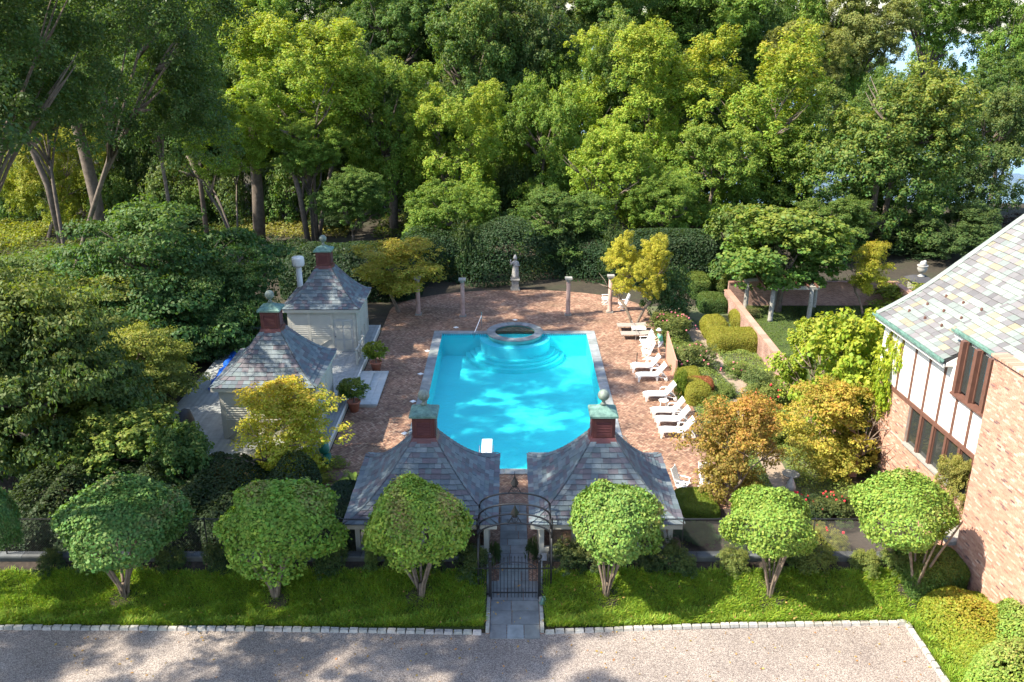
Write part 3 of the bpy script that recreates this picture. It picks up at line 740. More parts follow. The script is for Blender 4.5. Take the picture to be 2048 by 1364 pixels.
# terrace has to open for the pool: rebuild terrace as strips
ter = MB()
for (x0,x1,y0,y1) in ((-9.0,PXA-.56,28.2,61.0),(PXB+.56,10.0,28.2,61.0),(PXA-.56,PXB+.56,28.2,PYA-.50),(PXA-.56,PXB+.56,PYB+.50,61.0)):
    ter.add([(x0,y0,0),(x1,y0,0),(x1,y1,0),(x0,y1,0)], [(0,1,2,3)])
ter.add([(10.0,61.0,0)]+[(9.5*math.cos(a)+.5, 61+5.3*math.sin(a), 0) for a in [math.pi*k/24 for k in range(1,24)]]+[(-9.0,61.0,0)], [tuple(range(25))])
struct('terrace_paving', ter, M['paving'])
mb2 = MB(); X = [-900,-200,-80,-40,-18,PXA-.3,PXB+.3,12,30,60,120,300,900]; Yv = [-60,0,20,PYA-.3,PYB+.3,80,100,106,114,130,200,900,4500]
nx = len(X); mb2.add([(x, y, gz0(x,y)) for y in Yv for x in X], [(j*nx+i, j*nx+i+1, (j+1)*nx+i+1, (j+1)*nx+i) for j in range(len(Yv)-1) for i in range(nx-1) if not (i == 5 and j == 3)])
struct('ground', mb2, M['forest_floor'])
struct('pool_basin', mb, M['plaster'])
for i, r_ in enumerate((3.35,3.05,2.75,2.4)):                         # curved steps round the spa
    z = (-1.32,-1.14,-.96,-.20)[i]
    vs = [(SCX+r_*math.cos(a), SCY-.1+r_*math.sin(a), zz) for zz in (D, z) for a in [math.pi+math.pi*k/40 for k in range(41)]]
    fs = [(k,k+1,42+k,41+k) for k in range(40)] + [tuple(range(41,82))]
    struct('pool_step', MB().add([(x, min(y,PYB-.01), z_) for x,y,z_ in vs], fs), M['plaster_pale'] if i == 3 else M['plaster'])
struct('pool_water', MB().add([(PXA,PYA,WZ),(PXB,PYA,WZ),(PXB,PYB,WZ),(PXA,PYB,WZ)], [(0,1,2,3)]), M['water'])
tl = MB()
for i in range(64):
    x = PXA+.02+i*(PXB-PXA-.04)/64
    if abs(x-SCX) > 1.9: tl.box(x+.01,x+.13,PYB-.012,PYB-.001,-.11,-.03)
struct('waterline_tiles', tl, M['tile'])
cop = thing('pool_coping', 'grey bluestone coping round the edge of the swimming pool', 'coping', (.16,46,0)); cop['kind'] = 'structure'
def cs(x0,x1,y0,y1): part('coping_stone', MB().box(x0+.006,x1-.006,y0+.006,y1-.006,-.02,.04+random.uniform(0,.006), rc(.85,1.2)), M['stone'], cop)
n = 18
for i in range(n):
    a, b = PYA+(PYB-PYA)*i/n, PYA+(PYB-PYA)*(i+1)/n
    cs(PXA-.57,PXA+.02,a,b); cs(PXB-.02,PXB+.57,a,b)
n = 11
for i in range(n):
    a, b = PXA-.57+(PXB-PXA+1.14)*i/n, PXA-.57+(PXB-PXA+1.14)*(i+1)/n
    cs(a,b,PYA-.51,PYA); 
    if b < SCX-.9 or a > SCX+.9: cs(a,b,PYB,PYB+.51)
spa = thing('hot_tub', 'round stone rimmed hot tub with green water at the far end of the pool', 'hot tub', (SCX,SCY,0))
R0, R1, SH = 1.90, 1.38, .16
part('wall', MB().add([(SCX+r_*math.cos(a),SCY+r_*math.sin(a),z) for r_, z in ((R0-.06,-1.0),(R0-.06,SH-.08),(R1,SH-.08),(R1,-.55)) for a in [2*math.pi*k/48 for k in range(48)]],
     [(i*48+k,i*48+(k+1)%48,(i+1)*48+(k+1)%48,(i+1)*48+k) for i in range(3) for k in range(48)] ), M['spa_plaster'], spa)
part('floor', MB().lathe([(R1,-.56),(R1,-.55)], 40, (SCX,SCY,0)), M['spa_plaster'], spa)
part('bench', MB().add([(SCX+r_*math.cos(a),SCY+r_*math.sin(a),z) for r_, z in ((R1-.01,-.22),(.85,-.22),(.85,-.55)) for a in [2*math.pi*k/40 for k in range(40)]],
     [(i*40+k,i*40+(k+1)%40,(i+1)*40+(k+1)%40,(i+1)*40+k) for i in range(2) for k in range(40)]), M['spa_plaster'], spa)
part('water', MB().add([(SCX+(R1-.002)*math.cos(a),SCY+(R1-.002)*math.sin(a),.07) for a in [2*math.pi*k/40 for k in range(40)]], [tuple(range(40))]), M['spa_water'], spa)
for k in range(20):
    a0, a1 = 2*math.pi*k/20+.008, 2*math.pi*(k+1)/20-.008; am = (a0+a1)/2
    P_ = [(SCX+r_*math.cos(a),SCY+r_*math.sin(a)) for r_, a in ((R1-.02,a0),(R0+.03,a0),(R0+.04,am),(R0+.03,a1),(R1-.02,a1),(R1-.03,am))]
    m_ = MB().add([(x,y,z) for z in (SH-.075,SH) for x,y in P_], [(5,4,3,2,1,0),(6,7,8,9,10,11)]+[(i,(i+1)%6,6+(i+1)%6,6+i) for i in range(6)], rc(.8,1.15))
    part('rim_stone', m_, M['stone'], spa)
db = thing('diving_board', 'white diving board over the near end of the pool', 'diving board', (-1.22,36.3,0))
part('board', MB().box(-1.48,-.98,36.15,38.85,.50,.56), M['white'], db)
part('stand', MB().box(-1.42,-1.04,36.05,36.45,.04,.498), M['white_paint'], db)
for x in (-1.56,-.90): part('handrail', MB().tube([(x,36.3,.04),(x,36.3,.85),(x,36.45,.98),(x,37.3,.98),(x,37.45,.85),(x,37.45,.2)], .022, 6), M['steel'], db)
def ladder(x, sgn, y, lb):
    l_ = thing('pool_ladder', lb, 'ladder', (x,y,0), 'steel pool ladders')
    for dy in (0,.5):
        pts = [Vector((x-sgn*(.75-.75*math.cos(math.pi*k/10))*.5+sgn*.15, y+dy, .55*math.sin(math.pi*k/10)**.6+.04)) for k in range(11)]
        pts.append(pts[-1]-Vector((0,0,.9))); part('hand_rail', MB().tube(pts, .024, 6), M['steel'], l_)
    for k in range(2): part('rung', MB().box(x-sgn*.66-.04,x-sgn*.60+.02,y,y+.5,-.35-k*.3,-.31-k*.3), M['steel'], l_)
ladder(-5.25, -1, 39.2, 'steel pool ladder on the left edge beside the left pavilion cupola')
ladder(5.62, 1, 38.7, 'steel pool ladder on the right edge beside the right pavilion cupola')
hr = thing('stair_handrail', 'tall thin steel handrail left of the hot tub', 'handrail', (-2.3,56.2,0))
part('upright', MB().tube([(-2.1,56.9,0),(-2.1,56.9,1.25)], .025, 6), M['steel'], hr)
part('slanted_rail', MB().tube([(-2.1,56.85,1.0),(-2.55,55.9,.1),(-2.6,55.8,-.25)], .025, 6), M['steel'], hr)
for (px,py,lb) in ((854.6,702,'white skimmer lid in the left paving nearest the far end of the pool'),(841,748,'second white skimmer lid from the far end in the left paving'),(826,803,'third white skimmer lid from the far end in the left paving'),(809,867,'white skimmer lid in the left paving beside the ladder'),(1030,640,'white skimmer lid behind the hot tub'),(912,655,'white skimmer lid behind the far left corner of the pool')):
    g = G(px,py); tag(part('skimmer_lid', MB().lathe([(.19,.004),(.19,.02),(.17,.026)], 4, (g.x,g.y,0)), M['white']), lb, 'pool lid', 'white skimmer lids')

# columns behind the pool
for (x,y,lb) in ((-6.8,60.1,'leftmost terracotta column, beside the yellowing maple'),(-3.55,59.7,'terracotta column left of the hot tub'),(4.06,60.0,'terracotta column right of the hot tub'),(7.15,60.6,'rightmost terracotta column, beside the yellow tree')):
    c_ = thing('garden_column', lb, 'column', (x,y,0), 'terracotta columns behind the pool')
    part('plinth', MB().box(x-.24,x+.24,y-.24,y+.24,0,.10), M['capital'], c_)
    part('shaft', MB().lathe([(.20,.10),(.20,.16),(.165,.20),(.16,1.0),(.145,2.5)], 16, (x,y,0)), M['column'], c_, True)
    part('capital', MB().lathe([(.15,2.5),(.17,2.53),(.16,2.58),(.20,2.66),(.23,2.70)], 16, (x,y,0)), M['capital'], c_, True)
    part('abacus', MB().box(x-.25,x+.25,y-.25,y+.25,2.70,2.82), M['capital'], c_)

# ------------------------------------------------------------------ the iron gate and arch
GYY = 26.85; GC = .10
gate = thing('iron_gate', 'black iron picket gate with arched top rail and heart-topped posts', 'gate', (GC,GYY,0))
for sg in (-1,1):
    x = GC+sg*.90; q = part('gate_post', MB().box(x-.055,x+.055,GYY-.055,GYY+.055,0,1.62), M['iron'], gate)
    part('post_finial', MB().lathe([(.05,1.62),(.08,1.65),(.03,1.70),(.09,1.80),(.10,1.86),(.05,1.93),(.01,1.97)], 10, (x,GYY,0)), M['iron'], q)
for i in range(13):
    x = GC-.78+i*1.56/12; h = 1.55+.22*(1-((x-GC)/.8)**2)
    q = part('picket', MB().bar((x,GYY,.08),(x,GYY,h),.02,.02), M['iron'], gate); part('spear_tip', MB().lathe([(.012,h),(.022,h+.03),(.002,h+.12)], 6, (x,GYY,0)), M['iron'], q)
part('rail', MB().bar((GC-.83,GYY-.014,1.34),(GC+.83,GYY-.014,1.34),.03,.045), M['iron'], gate)
part('rail', MB().bar((GC-.83,GYY-.014,.30),(GC+.83,GYY-.014,.30),.03,.045), M['iron'], gate)
part('arched_rail', MB().tube([(GC+.78*math.cos(a),GYY-.03,1.34+.28*math.sin(a)) for a in [math.pi*k/14 for k in range(15)]], .02, 6), M['iron'], gate)
for sg in (-1,1):
    pf = thing('iron_railing', ('left' if sg < 0 else 'right')+' narrow iron picket panel between gate post and arch', 'railing', (GC+sg*1.15,GYY,0))
    for i in range(4):
        x = GC+sg*(1.02+i*.10); part('picket', MB().bar((x,GYY,.05),(x,GYY,1.5),.018,.018), M['iron'], pf)
    part('rail', MB().bar((GC+sg*.96,GYY,1.34),(GC+sg*1.42,GYY,1.34),.03,.04), M['iron'], pf)
    part('rail', MB().bar((GC+sg*.96,GYY,.22),(GC+sg*1.42,GYY,.22),.03,.04), M['iron'], pf)
arch = thing('arch_arbour', 'black iron arbour of four hoops with two spired finials over the gate', 'arbour', (GC,27.5,0))
AY = [26.95, 27.45, 27.98, 28.55]; AZ = [2.55, 2.62, 2.72, 2.85]; AR = 1.33
for y, zs in zip(AY, AZ):
    part('hoop', MB().tube([(GC+AR*math.cos(a),y,zs+.62*math.sin(a)**.8) for a in [math.pi*k/24 for k in range(25)]], .035, 7), M['iron'], arch, True)
for sg in (-1,1):
    for y, zs in list(zip(AY, AZ))[:3]:
        part('post', MB().tube([(GC+sg*AR,y,0),(GC+sg*AR,y,zs)], .04, 7), M['iron'], arch, True)
    part('side_rail', MB().tube([(GC+sg*AR,AY[0],2.5),(GC+sg*AR,AY[3],2.84)], .025, 6), M['iron'], arch)
    for z in (.4,1.0,1.6,2.1): part('side_bar', MB().tube([(GC+sg*AR,AY[0],z),(GC+sg*AR,AY[2],z)], .014, 5), M['iron'], arch)
for a in (.32,.62,1.2,1.57,1.94,2.5,2.82):
    part('top_wire', MB().tube([(GC+AR*math.cos(a),AY[i],AZ[i]+.62*math.sin(a)**.8) for i in range(4)], .009, 5), M['iron'], arch)
for i in (0,3):
    y, z = AY[i], AZ[i]+.62
    f_ = MB()
    for sg in (-1,1): f_.tube([(GC+sg*.24,y,z+.0),(GC+sg*.05,y,z+.34)], .018, 5)
    fr = part('finial_frame', f_, M['iron'], arch)
    part('monogram_ring', MB().tube([(GC+.10*math.cos(a),y,z+.14+.10*math.sin(a)) for a in [2*math.pi*k/16 for k in range(17)]], .012, 5), M['iron'], fr)
    mg = MB().bar((GC-.03,y,z+.08),(GC-.03,y,z+.20),.012,.012).tube([(GC+.055,y,z+.20),(GC+.02,y,z+.19),(GC+.005,y,z+.14),(GC+.02,y,z+.09),(GC+.055,y,z+.08)], .007, 4)
    part('monogram', mg, M['iron'], fr)
    part('spire', MB().lathe([(.13,.34),(.14,.37),(.12,.40),(.12,.42)], 4, (GC,y,z)).lathe([(.16,.42),(.05,.62),(.012,.74),(.004,.92)], 4, (GC,y,z)).box(GC-.07,GC+.07,y-.07,y+.07,z+.26,z+.34), M['iron'], fr)
g = G(1076,1216); lp = thing('path_light', 'small green copper tulip path light at the right of the path', 'path light', (1.18,g.y,0))
part('stem', MB().tube([(1.2,g.y,0),(1.2,g.y,.42),(1.18,g.y,.50),(1.12,g.y,.50),(1.10,g.y,.44)], .014, 6), M['copper'], lp)
part('shade', MB().lathe([(.03,.45),(.05,.40),(.07,.30),(.13,.22)], 12, (1.10,g.y,0)), M['copper'], lp, True)

# ------------------------------------------------------------------ the house on the right
HP = Vector((17.3, 29.0, 0))
house = thing('brick_house', 'half timbered brick house with pale slate roof at the right edge', 'house', HP, rz=R(3.2))
def H(u, v, z): return Vector((HP.x+u, HP.y+v, z))
RM = Matrix.Rotation(R(3.2), 3, 'Z')
def hw(p): return HP + RM @ (p-HP)                                  # house coordinates to world (for ranking only)
def hbox(m_, u0,u1,v0,v1,z0,z1,c=None): return m_.box(HP.x+u0,HP.x+u1,HP.y+v0,HP.y+v1,z0,z1,c)
BRC = [(.46,.25,.18),(.50,.285,.21),(.43,.23,.165),(.53,.33,.25),(.37,.185,.14),(.57,.40,.32),(.48,.27,.195),(.20,.12,.11)]
BW = [8,8,6,5,2,3,6,1]
allb = []
def brickwall(parent, u, v0, v1, z0, z1, axis='v', sgn=-1, cheap=False):
    """bricks laid proud of a mortar body, facing -u (axis v) or -v (axis u)"""
    out = []; row = 0; z = z0; bl, bh, j = .225, .068, .010
    while z < z1-.03:
        x = v0 - (bl/2 if row % 2 else 0); h = min(bh, z1-z)-j*.8
        while x < v1:
            a, b = max(x, v0)+j/2, min(x+bl, v1)-j/2
            if b-a > .03:
                e = random.uniform(.006,.014); c = random.choices(BRC, BW)[0]; k = random.uniform(.85,1.1); c = tuple(q*k for q in c)
                if axis == 'v': p = [H(u-e,a,z),H(u+.02,a,z),H(u+.02,b,z),H(u-e,b,z)]; n = Vector((-1,0,0))
                else: p = [H(a,u-e,z),H(b,u-e,z),H(b,u+.02,z),H(a,u+.02,z)]; n = Vector((0,-1,0))
                p = p + [q+Vector((0,0,h)) for q in p]
                out.append((p, c, (p[0]+p[6])/2, n))
            x += bl
        z += bh; row += 1
    return out
def lay(parent, items, limit=300):
    def score(it):
        c = hw(it[2]); px, py, d = proj(c); vis = 1 if (0 < px < 2048 and 0 < py < 1364) else .01
        return vis*max(.001, (RM@it[3]).dot((CAMV-c).normalized()))/d**2
    order = sorted(range(len(items)), key=lambda i: -score(items[i])); rest = MB()
    for q, i in enumerate(order):
        if q < limit: part('brick', MB().hexa(items[i][0], items[i][1]), M['brick'], parent)
        else: rest.hexa(items[i][0], items[i][1])
    if rest.v: part('bricks', rest, M['brick'], parent, kind='stuff')
# upper and lower wall
wall = part('wall', hbox(MB(), 0,6,-1.0,8.1,0,2.80), M['mortar'], house)
hbox_w = hbox(MB(), 0,.35,5.0,8.1,2.801,4.62); part('wall', hbox_w, M['mortar'], house)
lay(wall, brickwall(wall, 0, -1.0, 8.1, .0, 2.78) , 150)
lay(wall, brickwall(wall, 0, 5.0, 8.1, 2.86, 4.6), 30)
part('upper_wall', hbox(MB(), 0,6,2.12,8.1,4.81,7.55), M['stucco'], house)
part('upper_wall', hbox(MB(), 0,6,-1.0,2.118,4.81,6.42), M['stucco'], house)
part('upper_wall', hbox(MB(), .9,6,-1.0,2.4,7.551,8.7), M['stucco'], house)
part('beam', hbox(MB(), -.06,.3,-1.0,8.1,4.62,4.805), M['timber'], house)
for v in (5.15,4.0,2.85,1.75,.72,6.3,7.4):
    part('timber', hbox(MB(), -.035,.1,v-.07,v+.07,4.806,(7.5 if v > 2 else 6.42)), M['timber'], house)
# ground floor window band
for i in range(6):
    v0 = -.9+i*.98; 
    q = part('window', hbox(MB(), .10,.14,v0+.09,v0+.89,2.92,4.55), M['glass'], house)
    part('sash', hbox(hbox(MB(), .05,.12,v0+.06,v0+.10,2.9,4.58),.05,.12,v0+.86,v0+.90,2.9,4.58), M['timber'], q)
    part('frame', hbox(MB(), -.02,.18,v0-.09,v0+.06,2.88,4.60), M['timber'], house)
    part('reveal', hbox(MB(), .5,.55,v0,v0+.98,2.9,4.6), M['under'], house)
part('sill', hbox(MB(), -.12,.2,-1.0,5.0,2.81,2.88), M['capital'], house)
# upper window dormer
for i, v in enumerate((2.0,1.05,.15,-.75)):
    part('window_frame', hbox(MB(), -.10,.22,v-.10,v+.10,6.5,8.62), M['timber'], house)
    if i < 3:
        q = part('window', hbox(MB(), .12,.16,v-.80,v-.12,6.62,8.5), M['glass'], house)
        part('sash', hbox(hbox(MB(), .06,.115,v-.84,v-.78,6.55,8.6),.06,.115,v-.16,v-.11,6.55,8.6), M['timber'], q)
part('window_sill', hbox(MB(), -.16,.2,-1.0,2.12,6.42,6.50), M['timber'], house)
part('window_back', hbox(MB(), .6,.65,-1.0,2.1,6.5,8.6), M['under'], house)
# roofs as curved slate planes
def hroof(prof, v0, v1, expo, lim, vcut=None):
    N = len(prof); rs = []
    m_ = MB().add([H(u,v,z-.03) for u,z in prof for v in (v0,v1)], [(2*i,2*i+1,2*i+3,2*i+2) for i in range(N-1)])
    m_.add([H(u,v,z-.16) for u,z in prof for v in (v0,v1)], [(2*i+2,2*i+3,2*i+1,2*i) for i in range(N-1)])
    m_.add([H(u,v1,z-o_) for u,z in prof for o_ in (.03,.16)], [(2*i,2*i+1,2*i+3,2*i+2) for i in range(N-1)])
    m_.add([H(u,v0,z-o_) for u,z in prof for o_ in (.03,.16)], [(2*i+2,2*i+3,2*i+1,2*i) for i in range(N-1)])
    roof = part('roof', m_, M['under'], house); items = []
    for i in range(N-1):
        (u0,z0),(u1,z1) = prof[i], prof[i+1]
        n = Vector((-(z1-z0),0,(u1-u0))).normalized(); v = v0 - random.uniform(0,.3)
        while v < v1:
            w_ = random.uniform(.30,.52); a, b = max(v,v0)+.005, min(v+w_,v1)-.005; v += w_
            if b-a < .06: continue
            ou, oz = (u1-u0)*.2, (z1-z0)*.2
            q = [H(u0,b,z0),H(u0,a,z0),H(u1+ou,a,z1+oz),H(u1+ou,b,z1+oz)]
            items.append((slate_quad(*q, n, .040+random.uniform(0,.01), .004,.018), slate_col(SLH), hw((q[0]+q[2])/2), RM@n, (b-a)*expo))
    slates(roof, items, lim); return roof
def bell(u0, z0, u1, step, s0=.50, s1=.80, ul=2.6):
    out = [(u0,z0)]; u, z = u0, z0
    while u < u1:
        k = min(1, (u-u0)/ul); s = s0+(s1-s0)*k; du = step/math.sqrt(1+s*s); u += du; z += du*s; out.append((u,z))
    return out
pr = bell(-.42, 7.68, 9.0, .30)
rf = hroof(pr, 2.45, 8.25, .30, 220)
def ridgepts(pr, v, dz=.04): return [H(u,v,z+dz) for u,z in pr]
for i in range(len(pr)-1):                                          # slate cap strip along the far verge
    (u0,z0),(u1,z1) = pr[i], pr[i+1]
    c = slate_col(SLH[:3]); p = [H(u0,8.02,z0+.04),H(u0,8.34,z0+.04),H(u1,8.34,z1+.04),H(u1,8.02,z1+.04)]
    part('verge_slate', MB().hexa(p+[q+Vector((0,0,.035)) for q in p], c), M['slate'], rf)
zu = lambda u: np.interp(u, [a for a,b in pr], [b for a,b in pr])
pr2 = [(.25,8.72)]; 
while pr2[-1][0] < 9.0:
    u, z = pr2[-1]; s = .52+.2*min(1,(u-.25)/5); du = .30/math.sqrt(1+s*s); pr2.append((u+du, max(z+du*s, zu(u+du)+.06 if u+du > 1.5 else 0)))
rf2 = hroof(pr2, -2.6, 3.1, .30, 180)
for pr_, v0, v1 in ((pr,2.4,8.3),(pr2,-2.6,3.15)):
    u, z = pr_[0]; gm = MB()
    gm.add([H(u-a,v,z+b) for v in (v0,v1) for a,b in ((.0,.02),(.02,-.10),(.10,-.13),(.16,-.08),(.17,.02),(.15,.02),(.13,-.07),(.03,-.07))], [(i,(i+1)%8,8+(i+1)%8,8+i) for i in range(8)]+[tuple(range(7,-1,-1)),tuple(range(8,16))])
    part('gutter', gm, M['copper'], house)
    part('fascia', hbox(MB(), u+.0,u+.05,v0,v1,z-.30,z-.165), M['white_paint'], house)
part('soffit', hbox(MB(), -.40,.0,2.45,8.2,7.38,7.42), M['white_paint'], house)
part('gable_cheek', MB().add([H(-.3,2.44,7.42),H(1.6,2.44,7.42),H(1.6,2.44,8.6),H(-.3,2.44,7.55),H(-.3,2.40,7.42),H(1.6,2.40,7.42),H(1.6,2.40,8.6),H(-.3,2.40,7.55)], [(0,1,2,3),(7,6,5,4),(0,4,5,1),(1,5,6,2),(2,6,7,3),(3,7,4,0)]), M['white_paint'], house)
for i in range(4):
    for k in range(3):
        u = .35+k*.62+(.1*i); v = 7.0-i*1.15-.25*k; z = zu(u)
        part('snow_guard', MB().hexa([H(u,v-.05,z+.05),H(u+.1,v-.05,z+.08),H(u+.1,v+.05,z+.08),H(u,v+.05,z+.05),H(u+.02,v-.04,z+.16),H(u+.06,v-.04,z+.17),H(u+.06,v+.04,z+.17),H(u+.02,v+.04,z+.16)]), M['timber'], rf)
# big brick block in front
blk = part('gable_block', hbox(MB(), -.74,5,-12,-1.05,0,9.2), M['mortar'], house)
lay(blk, brickwall(blk, -.74, -9.0, -1.05, .0, 9.2)+brickwall(blk, -1.05, -.74, 0, 0, 9.2, 'u'), 300)
for i in range(40):
    part('coping_brick', hbox(MB(), -.86,-.30,-1.0-(i+1)*.2+.008,-1.0-i*.2-.008,9.205,9.30, random.choices(BRC,BW)[0]), M['brick'], blk)
blk2 = part('upper_block', hbox(MB(), .35,5,-12,-1.3,9.201,10.6), M['mortar'], house)
lay(blk2, brickwall(blk2, .35, -6.0, -1.3, 9.21, 10.6), 20)
for i in range(16):
    part('coping_brick', hbox(MB(), .2,.8,-1.25-(i+1)*.2+.008,-1.25-i*.2-.008,10.605,10.70, random.choices(BRC,BW)[0]), M['brick'], blk2)
part('stone_ledge', hbox(MB(), -1.0,-.0,-.95,.5,1.55,1.72), M['capital'], house)

# garden walls, pergola, urn
def bwall(x0,x1,y0,y1,h,lb):
    w_ = thing('garden_wall', lb, 'wall', ((x0+x1)/2,(y0+y1)/2,0))
    part('brickwork', MB().box(x0,x1,y0,y1,0,h), M['farbrick'], w_)
    L = (y1-y0) if (y1-y0) > (x1-x0) else (x1-x0); n = round(L/.75)
    for i in range(n):
        c = random.choices(BRC,BW)[0]
        if (y1-y0) > (x1-x0): part('coping_stone', MB().box(x0-.05,x1+.05,y0+L*i/n+.006,y0+L*(i+1)/n-.006,h+.002,h+.08,tuple(v*.8 for v in BRC[random.choice([0,1,3])])), M['brick'], w_)
        else: part('coping_stone', MB().box(x0+L*i/n+.006,x0+L*(i+1)/n-.006,y0-.05,y1+.05,h+.002,h+.08,tuple(v*.6 for v in BRC[random.choice([0,2,3])])), M['brick'], w_)
bwall(15.75,16.1,36,61.8,1.3,'long brick garden wall running away beside the clipped yellow hedges')
bwall(16.15,28.3,62.2,62.5,1.75,'dark shaded brick wall behind the pergola')
bwall(28.35,28.7,54,62.5,1.75,'sunlit brick wall at the far right behind the house roof')
pg = thing('pergola', 'weathered stone column pergola under the wisteria', 'pergola', (18.3,60.3,0))
for (x,y) in ((18.35,58.6),(21.1,58.7),(21.9,60.2),(17.0,60.4),(19.4,61.2)):
    part('column', MB().tube([(x,y,0),(x,y,.15),(x+.02,y,1.2),(x,y,2.35)], [.22,.17,.16,.14], 10), M['capital'], pg, True)
part('beam', MB().bar((18.0,58.55,2.44),(21.6,58.7,2.44),.22,.20), M['capital'], pg)
part('beam', MB().bar((16.8,60.4,2.46),(19.0,61.3,2.46),.2,.18), M['capital'], pg)
part('beam', MB().bar((21.1,58.9,2.46),(22.1,60.6,2.46),.2,.18), M['capital'], pg)
for i in range(7): part('rafter', MB().bar((17.6+i*.62,58.2,2.62),(17.9+i*.62,61.6,2.62),.09,.12), M['timber'], pg)
pd = thing('urn_pedestal', 'dark slate topped pier carrying the stone urn beyond the garden wall', 'pedestal', (31.2,64,0))
part('pier', MB().box(30.55,31.85,63.4,64.6,0,1.5), M['stone'] if False else M['capital'], pd)
part('cap_slab', MB().hexa([(30.3,63.1,1.5),(32.1,63.1,1.5),(32.1,64.9,1.5),(30.3,64.9,1.5),(30.7,63.5,1.75),(31.7,63.5,1.75),(31.7,64.5,1.75),(30.7,64.5,1.75)]), M['under'], pd)
def urn(x,y,z,s,lb,cat='urn'):
    u_ = thing('stone_urn', lb, cat, (x,y,z))
    part('foot', MB().lathe([(.22*s,0),(.22*s,.06*s),(.09*s,.12*s),(.08*s,.22*s)], 12, (x,y,z)), M['statue'], u_, True)
    part('bowl', MB().lathe([(.08*s,.22*s),(.24*s,.34*s),(.32*s,.55*s),(.28*s,.66*s),(.36*s,.74*s),(.34*s,.78*s),(.2*s,.74*s)], 14, (x,y,z)), M['statue'], u_, True)
    part('fruit', MB().sphere((x,y,z+.85*s),.22*s,10).sphere((x+.1*s,y,z+1.0*s),.12*s,8), M['statue'], u_, True)
urn(31.2,64,1.75,1.15,'pale stone urn on the dark pier among the trees')
# ------------------------------------------------------------------ clipped ball trees along the drive
def ball(px, pw, tx, ty, lb, colr, tip=.5, dz=0, h=3.2):
    Y = 26.5; g = GY(px, 1046+dz, Y); r = pw/2*.0156
    b = GY(tx, ty, Y); z0 = lz(b.x, Y)
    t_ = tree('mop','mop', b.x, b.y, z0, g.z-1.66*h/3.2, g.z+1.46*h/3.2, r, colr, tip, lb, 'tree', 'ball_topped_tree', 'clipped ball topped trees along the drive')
    for c in t_.children:
        if c.name.startswith('crown'): c.location.x = g.x - b.x
        else: c.scale.x *= 1.0
    mr = MB(); rr_ = [[(b.x+q*(1+.15*math.sin(3*a+px))*math.cos(a), b.y+q*(1+.15*math.sin(3*a+px))*math.sin(a)) for a in [2*math.pi*k/16 for k in range(16)]] for q in (.62,.45,.1)]
    mr.loft([[(x_,y_,lz(x_,y_)+zz) for x_,y_ in rg] for rg,zz in zip(rr_,(.02,.09,.11))]); struct('mulch_ring', mr, M['soil'], True)
    return t_
MC = (.20,.32,.045)
ball(-22, 128, -40, 1195, 'ball topped tree cut off by the left edge', (.10,.19,.05), .3)
ball(243, 258, 250, 1188, 'wide dark ball topped tree with splayed stems, second from the left edge', (.12,.22,.055), .5)
ball(551, 266, 552, 1198, 'largest ball topped tree with one orange sprig, left of the left pavilion', MC, .45)
ball(833, 228, 842, 1190, 'ball topped tree in front of the left pavilion', (.24,.35,.05), .6)
ball(1231, 202, 1213, 1188, 'ball topped tree with pink seed heads in front of the right pavilion', (.18,.29,.06), .7)
ball(1541, 198, 1540, 1184, 'bright ball topped tree casting a round shadow on the lawn', (.20,.30,.05), .4, h=2.75)
ball(1803, 202, 1836, 1150, 'bright ball topped tree nearest the brick house', (.20,.30,.05), .5, -22, h=2.9)

